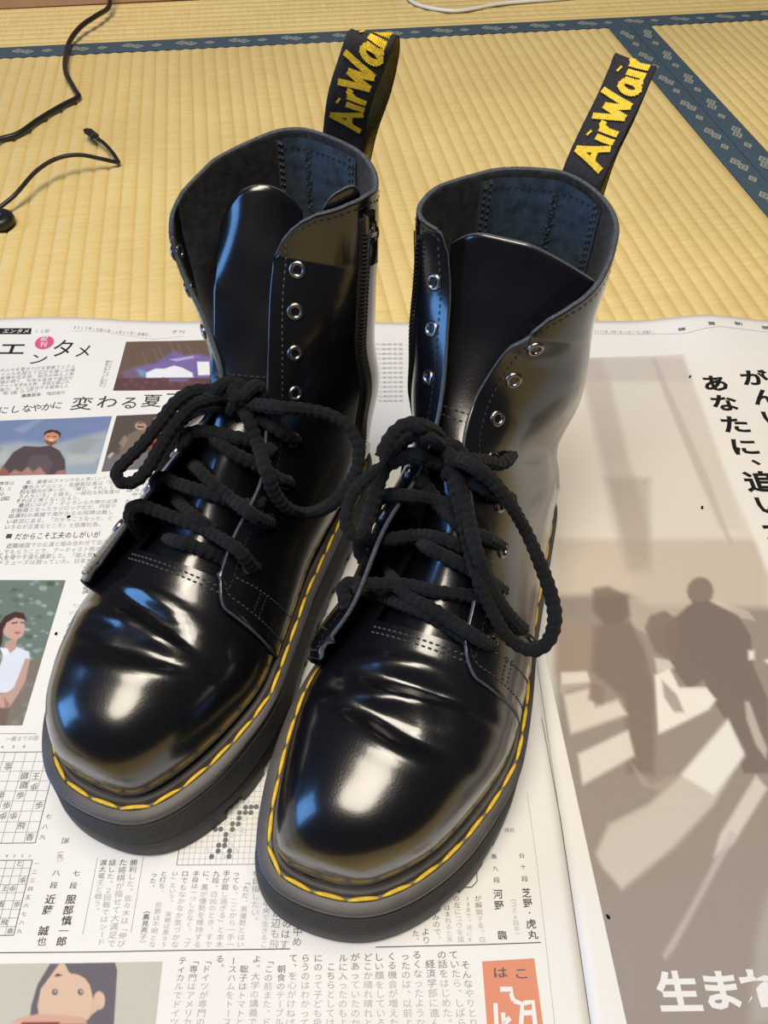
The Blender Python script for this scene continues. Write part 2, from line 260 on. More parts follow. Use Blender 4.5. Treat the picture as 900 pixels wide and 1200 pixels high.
# newspaper layout, millimetres from the foot of the fold (x right, y up the page)
TEXTS = [
 ('エンタメ',(-416.5,497.7),(-398.8,497.3),5.5,5.3,0,0.95,1,0),
 ('12版',(-390.0,497.2),(-381.3,497.2),4.0,4.6,0,0.6,0,0),
 ('2025年(令和7年)6月27日(金曜日)',(-358.4,502.1),(-293.6,496.0),3.0,4.3,0,0.55,0,0),
 ('夕刊',(-273.2,500.8),(-267.3,500.9),5.5,4.5,0,0.5,0,0),
 ('エ',(-405.7,476.0),(-405.7,476.0),24.3,17.1,0,0.18,1,0),
 ('ン',(-380.7,464.0),(-380.7,464.0),16.2,14.0,0,0.18,0,0),
 ('タ',(-362.9,476.1),(-362.9,476.1),19.11,22.0,0,0.18,0,0),
 ('メ',(-345.3,473.5),(-345.3,473.5),14.01,17.2,0,0.18,0,0),
 ('週',(-381.4,488.0),(-381.4,488.0),6.5,6.0,0,0.98,1,0),
 ('刊',(-380.5,481.0),(-380.5,481.0),6.5,6.0,0,0.98,1,0),
 ('くの人々を惹きつける音楽フェスと',(-410.7,450.4),(-349.9,455.7),3.8,4.4,0,0.62,0,0),
 ('ジャンルを超えて広がる催しの場',(-409.4,445.8),(-349.6,451.1),4.0,4.4,0,0.62,0,0),
 ('や会場を巡る旅、地元の味も人気',(-408.1,441.2),(-349.2,446.5),3.9,4.4,0,0.62,0,0),
 ('開催が続く、今年も各地で盛況だ',(-406.8,436.6),(-348.9,441.9),3.9,4.3,0,0.62,0,0),
 ('チケットを求める声、多彩な顔ぶれ',(-405.5,432.1),(-350.5,437.3),3.5,4.3,0,0.62,0,0),
 ('の魅力、そして変化する音楽と人',(-404.2,427.6),(-350.2,432.8),3.7,4.3,0,0.62,0,0),
 ('とを追った。',(-402.8,423.1),(-371.6,428.1),5.9,4.2,0,0.62,0,0),
 ('編集委員\u3000鶴田裕介',(-381.4,421.4),(-351.1,425.4),3.6,4.1,0,0.4,1,0),
 ('に',(-392.9,405.1),(-392.9,405.1),8.3,8.8,0,0.3,0,0),
 ('し',(-383.9,406.1),(-383.9,406.1),8.4,8.9,0,0.3,0,0),
 ('な',(-374.8,407.1),(-374.8,407.1),8.3,8.9,0,0.3,0,0),
 ('や',(-367.7,408.0),(-367.7,408.0),8.3,8.8,0,0.3,0,0),
 ('か',(-359.9,409.0),(-359.9,409.0),8.3,8.9,0,0.3,0,0),
 ('に',(-352.4,411.0),(-352.4,411.0),8.4,9.0,0,0.3,0,0),
 ('変',(-333.3,412.7),(-333.3,412.7),17.5,15.1,0,0.25,0,0),
 ('わ',(-313.4,414.5),(-313.4,414.5),16.9,15.1,0,0.25,0,0),
 ('る',(-295.7,413.6),(-295.7,413.6),14.9,15.1,0,0.25,0,0),
 ('夏',(-278.5,416.1),(-278.5,416.1),16.3,15.2,0,0.25,0,0),
 ('フ',(-262.7,419.0),(-262.7,419.0),13.7,15.2,0,0.25,0,0),
 ('ロックフェス・ライブ',(-320.3,461.9),(-319.9,432.5),2.9,3.1,1,0.6,0,0),
 ('観客が集まった会場の',(-323.1,461.9),(-322.8,433.5),2.9,3.1,1,0.6,0,0),
 ('年、業者はファンクの人気バンドで、',(-353.6,331.7),(-291.5,336.5),3.7,4.0,0,0.42,0,0),
 ('爆のスマッシュ・佐藤副社長は「好調',(-354.7,327.1),(-289.1,332.0),3.8,4.2,0,0.42,0,0),
 ('的な観光が多いが、「嫌だ、それ」とい',(-355.5,322.9),(-288.3,327.7),3.7,4.1,0,0.42,0,0),
 ('う人もいる」と語る。一般的な知名度は',(-355.3,318.7),(-287.4,323.4),3.7,4.0,0,0.42,0,0),
 ('それほど高くないだろう。',(-356.1,314.7),(-312.7,317.1),3.7,4.0,0,0.42,0,0),
 ('最近にはボブ・ディランら大物の出演',(-353.0,310.6),(-287.5,314.5),3.8,4.1,0,0.42,0,0),
 ('が話題となったラジロックだが、円安や',(-356.9,305.9),(-287.6,309.9),3.8,4.2,0,0.42,0,0),
 ('出演料の高騰で海外からの招聘は難し',(-357.4,301.2),(-288.4,304.7),4.0,4.2,0,0.42,0,0),
 ('い状況にある。「だからこうなった、と',(-357.4,296.2),(-287.7,299.3),3.8,4.3,0,0.42,0,0),
 ('いうのが正直なところ」と佐藤社長。',(-357.4,291.3),(-293.1,293.8),3.7,4.2,0,0.42,0,0),
 ('だからこそ工夫のしがいが',(-347.3,283.3),(-293.9,284.8),4.4,5.8,0,0.3,0,0),
 ('■',(-353.7,283.6),(-353.7,283.6),4.7,4.7,0,0.2,1,0),
 ('近隣諸国での公演と組み合わせて出演',(-351.4,275.3),(-286.7,278.5),3.7,4.4,0,0.42,0,0),
 ('してもらうことで、アーティスト側の収',(-355.7,270.0),(-286.4,273.0),3.7,4.4,0,0.42,0,0),
 ('入を増やす道も模索した。「商人気バン',(-354.5,265.7),(-286.7,268.1),3.7,4.4,0,0.42,0,0),
 ('ドミューズは廻っていた。日本だけだ',(-353.2,261.4),(-285.8,263.4),3.9,4.3,0,0.42,0,0),
 ('昨年は',(-372.6,330.7),(-365.4,331.3),3.4,4.0,0,0.42,0,0),
 ('感」と',(-373.0,325.5),(-365.8,326.1),3.4,4.0,0,0.42,0,0),
 ('では、',(-373.4,320.7),(-366.3,321.4),3.3,3.9,0,0.42,0,0),
 ('韓国',(-373.2,316.0),(-366.2,316.7),6.6,3.8,0,0.42,0,0),
 ('ム',(-373.8,311.8),(-366.7,312.4),6.7,3.9,0,0.42,0,0),
 ('どでは',(-278.9,334.6),(-265.9,335.4),6.1,4.4,0,0.5,0,0),
 ('太くは６',(-278.6,329.8),(-262.6,330.6),5.0,4.4,0,0.5,0,0),
 ('は８月に',(-278.8,324.6),(-262.9,325.4),4.9,4.3,0,0.5,0,0),
 ('やむく',(-274.3,320.2),(-264.0,321.0),4.8,4.2,0,0.5,0,0),
 ('からこそ',(-278.1,314.3),(-264.8,315.1),4.1,4.1,0,0.5,0,0),
 ('昭和',(-277.7,299.4),(-274.2,300.2),3.4,4.0,0,0.5,0,0),
 ('アー',(-278.0,294.9),(-273.4,295.7),4.4,4.0,0,0.5,0,0),
 ('愛',(-289.7,240.5),(-289.7,240.5),8.4,7.1,0,0.5,0,0),
 ('「バレ',(-296.8,227.7),(-289.3,228.9),3.6,3.2,0,0.6,0,0),
 ('いきい',(-296.8,223.3),(-289.5,224.5),3.5,3.2,0,0.5,0,0),
 ('だりのかで名歌',(-295.7,214.0),(-297.8,189.6),3.8,4.0,1,0.5,0,0),
 ('ると感じて',(-292.5,214.0),(-293.6,200.7),3.8,3.2,1,0.5,0,0),
 ('一度までの図',(-313.5,140.2),(-297.9,140.6),2.9,3.0,0,0.5,0,0),
 ('6',(-315.6,135.7),(-315.6,135.7),2.9,2.4,0,0.5,0,0),
 ('5',(-309.3,135.7),(-309.3,135.7),3.0,2.5,0,0.5,0,0),
 ('4',(-303.4,135.7),(-303.4,135.7),2.9,2.5,0,0.5,0,0),
 ('金',(-309.2,124.4),(-309.2,124.4),4.5,4.3,0,0.4,0,1),
 ('銀',(-298.4,119.1),(-298.4,119.1),4.5,4.3,0,0.4,0,1),
 ('王',(-292.1,118.6),(-292.1,118.6),4.5,4.3,0,0.4,0,0),
 ('銀',(-297.5,113.9),(-297.5,113.9),4.5,4.2,0,0.4,0,1),
 ('歩',(-291.6,112.9),(-291.6,112.9),4.5,4.2,0,0.4,0,1),
 ('歩',(-297.8,108.3),(-297.8,108.3),4.4,4.1,0,0.4,0,0),
 ('歩',(-308.6,108.4),(-308.6,108.4),4.4,4.1,0,0.4,0,0),
 ('歩',(-303.8,102.9),(-303.8,102.9),4.4,4.0,0,0.4,0,0),
 ('歩',(-286.1,102.8),(-286.1,102.8),4.4,4.1,0,0.4,0,0),
 ('歩',(-298.5,97.5),(-298.5,97.5),4.3,4.0,0,0.4,0,1),
 ('歩',(-304.1,97.5),(-304.1,97.5),4.4,4.0,0,0.4,0,1),
 ('飛',(-292.9,92.1),(-292.9,92.1),4.3,3.9,0,0.4,0,0),
 ('香',(-286.8,86.4),(-286.8,86.4),4.3,3.9,0,0.4,0,0),
 ('七',(-279.5,96.9),(-279.5,96.9),3.2,2.7,0,0.4,0,0),
 ('八',(-280.0,91.6),(-280.0,91.6),3.2,2.7,0,0.4,0,0),
 ('九',(-280.0,86.3),(-280.0,86.3),3.2,2.5,0,0.4,0,0),
 ('と',(-288.6,73.3),(-288.6,73.3),3.5,3.1,0,0.4,0,0),
 ('歩',(-284.7,65.5),(-284.7,65.5),3.5,3.1,0,0.4,0,1),
 ('王',(-292.8,61.5),(-292.8,61.5),3.5,3.0,0,0.4,0,0),
 ('歩',(-288.9,61.5),(-288.9,61.5),3.5,3.0,0,0.4,0,1),
 ('歩',(-284.6,53.9),(-284.6,53.9),3.5,2.9,0,0.4,0,0),
 ('香',(-292.8,54.0),(-292.8,54.0),3.5,2.9,0,0.4,0,0),
 ('飛',(-288.7,45.9),(-288.7,45.9),3.4,2.9,0,0.4,0,0),
 ('香',(-284.6,42.0),(-284.6,42.0),3.3,2.8,0,0.4,0,0),
 ('一',(-279.7,73.2),(-279.7,73.2),2.6,2.3,0,0.45,0,0),
 ('二',(-279.8,69.1),(-279.8,69.1),2.7,2.2,0,0.45,0,0),
 ('三',(-279.8,65.1),(-279.8,65.1),2.6,2.2,0,0.45,0,0),
 ('四',(-279.8,61.1),(-279.8,61.1),2.6,2.2,0,0.45,0,0),
 ('五',(-279.9,57.2),(-279.9,57.2),2.6,2.2,0,0.45,0,0),
 ('六',(-279.9,53.3),(-279.9,53.3),2.6,2.2,0,0.45,0,0),
 ('七',(-279.9,49.5),(-279.9,49.5),2.6,2.2,0,0.45,0,0),
 ('八',(-279.9,45.7),(-279.9,45.7),2.5,2.1,0,0.45,0,0),
 ('九',(-280.0,41.9),(-280.0,41.9),2.6,2.1,0,0.45,0,0),
 ('4',(-296.4,77.1),(-296.4,77.1),2.3,1.9,0,0.45,0,0),
 ('3',(-292.4,77.1),(-292.4,77.1),2.3,1.9,0,0.45,0,0),
 ('2',(-288.3,77.1),(-288.3,77.1),2.2,1.9,0,0.45,0,0),
 ('1',(-284.3,77.0),(-284.3,77.0),2.2,1.9,0,0.45,0,0),
 ('（先）',(-268.8,79.4),(-268.0,73.5),3.6,2.8,1,0.4,0,0),
 ('八',(-268.4,68.6),(-268.4,68.6),4.0,2.9,0,0.22,0,0),
 ('段',(-268.2,62.7),(-268.2,62.7),3.9,3.2,0,0.22,0,0),
 ('近',(-268.3,56.1),(-268.3,56.1),5.2,4.5,0,0.22,1,0),
 ('藤',(-268.4,51.2),(-268.4,51.2),5.2,4.4,0,0.22,1,0),
 ('誠',(-268.1,41.9),(-268.1,41.9),5.1,4.4,0,0.22,1,0),
 ('也',(-267.8,37.2),(-267.8,37.2),4.7,4.1,0,0.22,0,0),
 ('七',(-257.9,68.3),(-257.9,68.3),3.9,2.9,0,0.22,0,0),
 ('段',(-258.1,62.4),(-258.1,62.4),3.9,3.2,0,0.22,0,0),
 ('服',(-257.9,56.0),(-257.9,56.0),5.2,4.5,0,0.22,1,0),
 ('部',(-258.1,51.1),(-258.0,51.1),5.2,4.4,0,0.22,1,0),
 ('慎',(-257.8,46.3),(-257.8,46.3),5.2,4.4,0,0.22,1,0),
 ('一',(-258.2,41.7),(-258.1,41.7),5.1,4.1,0,0.22,0,0),
 ('郎',(-258.1,37.1),(-258.1,37.1),5.1,4.3,0,0.22,1,0),
 ('【解',(-269.6,84.3),(-266.8,84.3),2.5,3.0,0,0.4,0,0),
 ('勝利した。佐々木は「伸び',(-229.0,73.1),(-228.4,35.8),4.9,3.4,1,0.33,0,0),
 ('た将棋が指せて大満足で',(-234.6,73.2),(-233.2,35.9),4.9,3.8,1,0.33,0,0),
 ('話した。２回戦ではシード',(-240.2,73.2),(-238.6,36.7),5.0,3.3,1,0.33,0,0),
 ('渡太竜王と戦う。',(-244.9,73.3),(-244.0,50.8),5.0,3.2,1,0.33,0,0),
 ('った。',(-217.3,67.2),(-217.6,61.2),4.9,2.9,1,0.33,0,0),
 ('と打ち、\u3000形勢は不明とな',(-212.5,67.6),(-212.9,35.3),4.9,2.9,1,0.33,0,0),
 ('い」という。\u3000実戦は黒９５',(-206.7,67.5),(-207.2,35.2),4.9,2.7,1,0.33,0,0),
 ('ロでもなかなか気づかな',(-201.4,67.5),(-201.7,35.1),4.9,3.2,1,0.33,0,0),
 ('手段は一つしかなく、「プ',(-195.6,67.4),(-196.0,35.1),4.9,2.9,1,0.33,0,0),
 ('に、黒が優勢を維持する',(-190.4,67.4),(-190.6,35.0),4.9,3.2,1,0.33,0,0),
 ('九段。白凶のとき、すで',(-185.1,67.3),(-185.2,35.0),4.9,3.2,1,0.33,0,0),
 ('手が難し過ぎる」と本木',(-179.8,67.3),(-179.7,34.9),4.9,3.3,1,0.33,0,0),
 ('っても、ここから一手一',(-174.5,67.2),(-174.4,34.8),4.9,3.2,1,0.33,0,0),
 ('「ただ、黒優勢とはい',(-168.9,63.1),(-169.3,34.8),4.9,3.1,1,0.33,0,0),
 ('を目指したい。',(-164.2,67.1),(-163.1,45.3),4.9,3.5,1,0.33,0,0),
 ('。中央で生きるこ',(-157.7,55.7),(-157.7,34.6),4.8,2.9,1,0.33,0,0),
 ('が辺も飛',(-152.1,48.6),(-152.6,34.6),4.8,4.5,1,0.33,0,0),
 ('のはす',(-146.8,43.6),(-147.5,34.5),4.7,4.4,1,0.33,0,0),
 ('中め',(-141.1,40.1),(-141.2,35.6),4.8,4.3,1,0.33,0,0),
 ('が解説する。白',(-49.0,54.2),(-48.5,35.6),4.9,3.0,1,0.33,0,0),
 ('13まで、次に8',(-54.3,54.3),(-54.7,35.7),4.8,2.6,1,0.33,0,0),
 ('の左にコウを抜',(-60.2,54.3),(-59.2,35.8),4.9,3.0,1,0.33,0,0),
 ('はまれると天',(-65.2,50.0),(-64.9,35.8),4.8,2.7,1,0.33,0,0),
 ('みので、',(-71.3,45.8),(-70.7,35.9),4.8,3.2,1,0.33,0,0),
 ('より',(-76.8,39.4),(-76.6,35.6),4.8,3.6,1,0.33,0,0),
 ('た、',(-81.8,38.7),(-81.7,35.6),4.7,2.9,1,0.33,0,0),
 ('（高見亮子）',(-218.1,50.5),(-217.9,35.7),4.4,2.9,1,0.2,1,0),
 ('（コミ6目半）',(-30.9,54.0),(-30.4,37.3),3.6,2.7,1,0.5,0,0),
 ('棋戦',(-30.2,87.5),(-27.4,87.5),2.6,2.6,0,0.5,0,0),
 ('黒',(-38.7,74.2),(-38.7,74.2),3.2,2.5,0,0.22,0,0),
 ('九',(-38.5,68.3),(-38.5,68.3),3.2,2.4,0,0.22,0,0),
 ('段',(-38.4,62.8),(-38.4,62.8),3.6,2.9,0,0.22,0,0),
 ('河',(-38.4,56.1),(-38.4,56.1),4.9,4.6,0,0.22,1,0),
 ('野',(-38.4,50.9),(-38.4,50.9),4.9,4.5,0,0.22,1,0),
 ('臨',(-38.2,37.4),(-38.2,37.4),4.7,4.1,0,0.22,1,0),
 ('白',(-23.7,74.6),(-23.7,74.6),3.2,2.5,0,0.22,0,0),
 ('十',(-23.7,69.0),(-23.7,69.0),3.2,2.5,0,0.22,0,0),
 ('段',(-23.5,63.2),(-23.5,63.2),3.6,2.8,0,0.22,0,0),
 ('芝',(-23.6,56.5),(-23.6,56.5),4.9,4.6,0,0.22,1,0),
 ('野',(-23.5,51.7),(-23.5,51.7),4.8,4.5,0,0.22,1,0),
 ('・',(-23.1,47.2),(-23.1,47.2),3.9,3.5,0,0.22,0,0),
 ('虎',(-23.0,42.2),(-23.0,42.2),5.3,4.4,0,0.22,1,0),
 ('丸',(-22.7,37.4),(-22.7,37.4),5.2,4.1,0,0.22,1,0),
 ('ティカルでドイツ',(-196.9,28.1),(-197.2,3.1),5.0,3.5,1,0.33,0,0),
 ('「専門はアメリカ',(-191.0,28.1),(-191.0,3.0),5.0,3.6,1,0.33,0,0),
 ('「ドイツが専門の',(-184.8,28.0),(-184.8,3.0),5.1,3.5,1,0.33,0,0),
 ('る。',(-178.6,28.6),(-177.9,25.0),5.0,3.4,1,0.33,0,0),
 ('ースハムをトース',(-172.0,27.8),(-172.2,2.8),5.0,3.5,1,0.33,0,0),
 ('聡子はトマトと',(-166.4,24.2),(-166.4,2.7),5.0,3.5,1,0.33,0,0),
 ('よ。大学の講義で',(-160.6,28.4),(-160.3,2.7),5.1,3.6,1,0.33,0,0),
 ('「この前また、ド',(-154.3,27.6),(-154.1,2.6),5.0,3.5,1,0.33,0,0),
 ('朝食のテーブル',(-148.1,24.0),(-147.9,2.5),5.0,3.6,1,0.33,0,0),
 ('て、を心がけねば',(-142.6,28.6),(-142.6,2.1),5.0,3.8,1,0.33,0,0),
 ('らうのはわかって',(-136.6,28.5),(-135.7,2.0),5.0,3.7,1,0.33,0,0),
 ('にのって子ども扱',(-130.3,28.4),(-129.7,1.9),5.0,3.7,1,0.33,0,0),
 ('こちらとしては',(-123.9,24.7),(-123.7,1.9),5.0,3.7,1,0.33,0,0),
 ('ルに入ったのもよ',(-118.1,28.3),(-117.8,1.8),5.0,3.7,1,0.33,0,0),
 ('があっていたのか',(-112.2,28.6),(-111.8,1.7),5.0,3.8,1,0.33,0,0),
 ('どこか晴れ晴れと',(-105.9,28.5),(-105.7,1.6),5.1,3.8,1,0.33,0,0),
 ('しい顔をしている',(-100.5,28.5),(-99.7,1.6),5.0,3.8,1,0.33,0,0),
 ('くる機会が増えた',(-94.1,28.8),(-93.6,1.5),5.1,3.9,1,0.33,0,0),
 ('ったのは、以前よ',(-87.4,28.7),(-86.9,1.4),5.0,3.9,1,0.33,0,0),
 ('るくなったような',(-81.6,29.3),(-80.9,1.3),5.1,3.9,1,0.33,0,0),
 ('経済学部に進ん',(-75.2,25.3),(-74.0,1.2),5.0,4.0,1,0.33,0,0),
 ('の話をはじめた。',(-69.2,29.2),(-67.9,1.2),5.1,4.0,1,0.33,0,0),
 ('ていたら、しばら',(-63.4,29.1),(-61.5,1.1),5.1,3.9,1,0.33,0,0),
 ('そんなやりとり',(-57.8,24.7),(-55.8,1.0),5.1,3.9,1,0.33,0,0),
 ('は',(-41.0,21.3),(-41.0,21.3),7.5,5.0,0,0.32,1,0),
 ('こ',(-30.6,20.8),(-30.6,20.8),7.6,5.0,0,0.32,1,0),
 ('常',(-128.5,241.7),(-128.5,241.7),9.7,9.1,0,0.3,1,0),
 ('重宝版',(-137.9,220.8),(-129.0,220.8),4.1,4.1,0,0.4,0,0),
 ('ミュージ',(-143.7,215.2),(-129.4,215.2),4.4,4.0,0,0.4,0,0),
 ('劇場の',(-141.3,210.3),(-131.5,210.2),4.5,4.0,0,0.4,0,0),
 ('声を響',(-141.0,205.1),(-131.3,205.1),4.4,3.9,0,0.4,0,0),
 ('イング',(-143.0,200.0),(-135.4,200.0),3.5,3.8,0,0.4,0,0),
 ('セル',(-141.7,195.3),(-137.4,195.3),4.0,3.8,0,0.4,0,0),
 ('のは',(-140.4,190.0),(-136.1,190.0),3.9,3.7,0,0.4,0,0),
 ('社会総合面・',(-96.8,485.3),(-72.6,485.5),4.4,3.1,0,0.82,0,0),
 ('社会総合面・',(-96.8,479.3),(-72.7,479.4),4.5,3.1,0,0.82,0,0),
 ('社会総合面・',(-96.7,473.3),(-72.9,473.4),4.4,3.1,0,0.82,0,0),
 ('社会総合面・',(-96.6,467.3),(-73.1,467.5),4.3,2.9,0,0.82,0,0),
 ('社会総合面・',(-96.5,461.5),(-73.3,461.6),4.3,3.0,0,0.82,0,0),
 ('社会総合面・',(-96.4,455.7),(-73.5,455.8),4.2,2.9,0,0.82,0,0),
 ('社会総合面・',(-96.3,450.0),(-73.7,450.1),4.2,2.9,0,0.82,0,0),
 ('社会総合面・',(-96.2,444.3),(-73.8,444.4),4.1,2.9,0,0.82,0,0),
 ('社会総合面・',(-96.1,438.7),(-74.0,438.8),4.0,2.8,0,0.82,0,0),
 ('社会総合面・',(-96.0,433.1),(-74.2,433.2),4.0,2.8,0,0.82,0,0),
 ('社会総合面・',(-96.0,427.6),(-74.4,427.8),4.0,2.7,0,0.82,0,0),
 ('社会総合面・',(-95.9,422.2),(-74.5,422.3),3.9,2.7,0,0.82,0,0),
 ('社会総合面・',(-95.8,416.8),(-74.7,416.9),3.9,2.7,0,0.82,0,0),
 ('2025年(令和7年)6月27日(金曜日)',(94.5,503.7),(145.3,502.2),2.3,4.4,0,0.55,0,0),
 ('讀',(170.1,502.3),(170.1,502.3),6.35,4.0,0,0.4,1,0),
 ('賣',(197.0,507.4),(197.0,507.4),7.01,4.1,0,0.4,1,0),
 ('新',(222.5,509.6),(222.5,509.6),7.83,4.5,0,0.4,1,0),
 ('聞',(247.3,507.8),(247.3,507.8),7.33,4.6,0,0.4,1,0),
 ('あ',(183.1,438.3),(183.1,438.3),22.3,18.9,0,0.12,2,0),
 ('な',(184.2,415.4),(184.2,415.4),22.5,19.2,0,0.12,2,0),
 ('た',(186.0,391.3),(186.0,391.3),23.4,19.2,0,0.12,2,0),
 ('に',(186.3,367.6),(186.3,367.6),22.8,18.3,0,0.12,2,0),
 ('、',(195.7,356.2),(195.7,356.2),17.3,15.3,0,0.12,2,0),
 ('追',(187.5,332.6),(187.5,332.6),23.3,20.2,0,0.12,2,0),
 ('い',(186.9,310.8),(186.9,310.8),21.4,18.4,0,0.12,2,0),
 ('か',(186.1,287.8),(186.1,287.8),22.2,18.9,0,0.12,2,0),
 ('が',(218.0,444.5),(218.0,444.5),23.4,19.0,0,0.12,2,0),
 ('ん',(220.3,422.1),(220.3,422.1),22.8,19.4,0,0.12,2,0),
 ('い',(220.4,398.9),(220.5,398.9),22.2,18.6,0,0.12,2,0),
 ('生',(44.9,12.1),(44.9,12.1),20.9,17.0,0,1.0,2,0),
 ('ま',(65.8,12.5),(65.8,12.5),20.9,17.0,0,1.0,2,0),
 ('れ',(85.9,13.0),(85.9,13.0),21.0,17.1,0,1.0,2,0),
]
RULES = [
 ([(-319.3,143.5),(-298.1,143.2)],0.3,0.5),
 ([(-287.0,32.6),(-239.0,32.4),(-190.8,32.6),(-144.5,32.6)],0.45,0.35),
 ([(-102.1,32.9),(-50.9,33.4),(-19.1,34.0)],0.45,0.35),
 ([(-248.5,75.8),(-248.3,40.1)],0.2,0.55),
 ([(-224.5,75.6),(-224.4,40.6)],0.2,0.55),
 ([(-48.4,68.1),(-48.8,59.6),(-57.5,59.5)],0.5,0.3),
 ([(-16.6,107.9),(-16.1,71.5),(-17.3,0.2)],0.18,0.65),
 ([(-2.3,150.7),(0.1,93.0),(-0.2,-0.0)],0.35,0.45),  # shade in the fold crease, painted as a grey line
 ([(93.2,500.8),(141.1,499.8),(171.1,497.0),(188.9,501.4),(202.3,504.0),(225.0,503.1),(247.9,502.3)],0.25,0.6),
 ([(-359.5,497.4),(-334.5,498.0),(-289.8,490.5),(-265.0,495.2)],0.2,0.75),
 ([(-283.2,132.5),(-283.2,83.4)],0.35,0.3),
 ([(-289.2,132.5),(-289.2,83.4)],0.18,0.5),
 ([(-295.2,132.5),(-295.2,83.4)],0.18,0.5),
 ([(-301.2,132.5),(-301.2,83.4)],0.18,0.5),
 ([(-307.2,132.5),(-307.2,83.4)],0.18,0.5),
 ([(-313.2,132.5),(-313.2,83.4)],0.18,0.5),
 ([(-319.2,132.5),(-319.2,83.4)],0.18,0.5),
 ([(-325.2,132.5),(-325.2,83.4)],0.18,0.5),
 ([(-331.2,132.5),(-331.2,83.4)],0.18,0.5),
 ([(-337.2,132.5),(-337.2,83.4)],0.18,0.5),
 ([(-283.2,132.5),(-337.2,132.5)],0.35,0.3),
 ([(-283.2,127.0),(-337.2,127.0)],0.18,0.5),
 ([(-283.2,121.6),(-337.2,121.6)],0.18,0.5),
 ([(-283.2,116.1),(-337.2,116.1)],0.18,0.5),
 ([(-283.2,110.7),(-337.2,110.7)],0.18,0.5),
 ([(-283.2,105.2),(-337.2,105.2)],0.18,0.5),
 ([(-283.2,99.8),(-337.2,99.8)],0.18,0.5),
 ([(-283.2,94.3),(-337.2,94.3)],0.18,0.5),
 ([(-283.2,88.9),(-337.2,88.9)],0.18,0.5),
 ([(-283.2,83.4),(-337.2,83.4)],0.35,0.3),
 ([(-282.4,74.9),(-282.4,40.1)],0.35,0.3),
 ([(-286.8,74.9),(-286.8,40.1)],0.18,0.5),
 ([(-291.2,74.9),(-291.2,40.1)],0.18,0.5),
 ([(-295.6,74.9),(-295.6,40.1)],0.18,0.5),
 ([(-300.0,74.9),(-300.0,40.1)],0.18,0.5),
 ([(-304.4,74.9),(-304.4,40.1)],0.18,0.5),
 ([(-308.8,74.9),(-308.8,40.1)],0.18,0.5),
 ([(-313.2,74.9),(-313.2,40.1)],0.18,0.5),
 ([(-317.6,74.9),(-317.6,40.1)],0.18,0.5),
 ([(-322.0,74.9),(-322.0,40.1)],0.18,0.5),
 ([(-282.4,74.9),(-322.0,74.9)],0.35,0.3),
 ([(-282.4,71.0),(-322.0,71.0)],0.18,0.5),
 ([(-282.4,67.2),(-322.0,67.2)],0.18,0.5),
 ([(-282.4,63.3),(-322.0,63.3)],0.18,0.5),
 ([(-282.4,59.4),(-322.0,59.4)],0.18,0.5),
 ([(-282.4,55.6),(-322.0,55.6)],0.18,0.5),
 ([(-282.4,51.7),(-322.0,51.7)],0.18,0.5),
 ([(-282.4,47.8),(-322.0,47.8)],0.18,0.5),
 ([(-282.4,44.0),(-322.0,44.0)],0.18,0.5),
 ([(-282.4,40.1),(-322.0,40.1)],0.35,0.3),
 ([(-206.4,71.7),(-206.4,123.9)],0.3,0.3),
 ([(-203.5,71.7),(-203.5,123.9)],0.13,0.55),
 ([(-200.6,71.7),(-200.6,123.9)],0.13,0.55),
 ([(-197.7,71.7),(-197.7,123.9)],0.13,0.55),
 ([(-194.8,71.7),(-194.8,123.9)],0.13,0.55),
 ([(-191.9,71.7),(-191.9,123.9)],0.13,0.55),
 ([(-189.0,71.7),(-189.0,123.9)],0.13,0.55),
 ([(-186.1,71.7),(-186.1,123.9)],0.13,0.55),
 ([(-183.2,71.7),(-183.2,123.9)],0.13,0.55),
 ([(-180.3,71.7),(-180.3,123.9)],0.13,0.55),
 ([(-177.4,71.7),(-177.4,123.9)],0.13,0.55),
 ([(-174.5,71.7),(-174.5,123.9)],0.13,0.55),
 ([(-171.6,71.7),(-171.6,123.9)],0.13,0.55),
 ([(-168.7,71.7),(-168.7,123.9)],0.13,0.55),
 ([(-165.8,71.7),(-165.8,123.9)],0.13,0.55),
 ([(-162.9,71.7),(-162.9,123.9)],0.13,0.55),
 ([(-160.0,71.7),(-160.0,123.9)],0.13,0.55),
 ([(-157.1,71.7),(-157.1,123.9)],0.13,0.55),
 ([(-154.2,71.7),(-154.2,123.9)],0.13,0.55),
 ([(-206.4,71.7),(-154.2,71.7)],0.3,0.55),
 ([(-206.4,74.6),(-154.2,74.6)],0.13,0.55),
 ([(-206.4,77.5),(-154.2,77.5)],0.13,0.55),
 ([(-206.4,80.4),(-154.2,80.4)],0.13,0.55),
 ([(-206.4,83.3),(-154.2,83.3)],0.13,0.55),
 ([(-206.4,86.2),(-154.2,86.2)],0.13,0.55),
 ([(-206.4,89.1),(-154.2,89.1)],0.13,0.55),
 ([(-206.4,92.0),(-154.2,92.0)],0.13,0.55),
 ([(-206.4,94.9),(-154.2,94.9)],0.13,0.55),
 ([(-206.4,97.8),(-154.2,97.8)],0.13,0.55),
 ([(-206.4,100.7),(-154.2,100.7)],0.13,0.55),
 ([(-206.4,103.6),(-154.2,103.6)],0.13,0.55),
 ([(-206.4,106.5),(-154.2,106.5)],0.13,0.55),
 ([(-206.4,109.4),(-154.2,109.4)],0.13,0.55),
 ([(-206.4,112.3),(-154.2,112.3)],0.13,0.55),
 ([(-206.4,115.2),(-154.2,115.2)],0.13,0.55),
 ([(-206.4,118.1),(-154.2,118.1)],0.13,0.55),
 ([(-206.4,121.0),(-154.2,121.0)],0.13,0.55),
 ([(-206.4,123.9),(-154.2,123.9)],0.13,0.55),
]
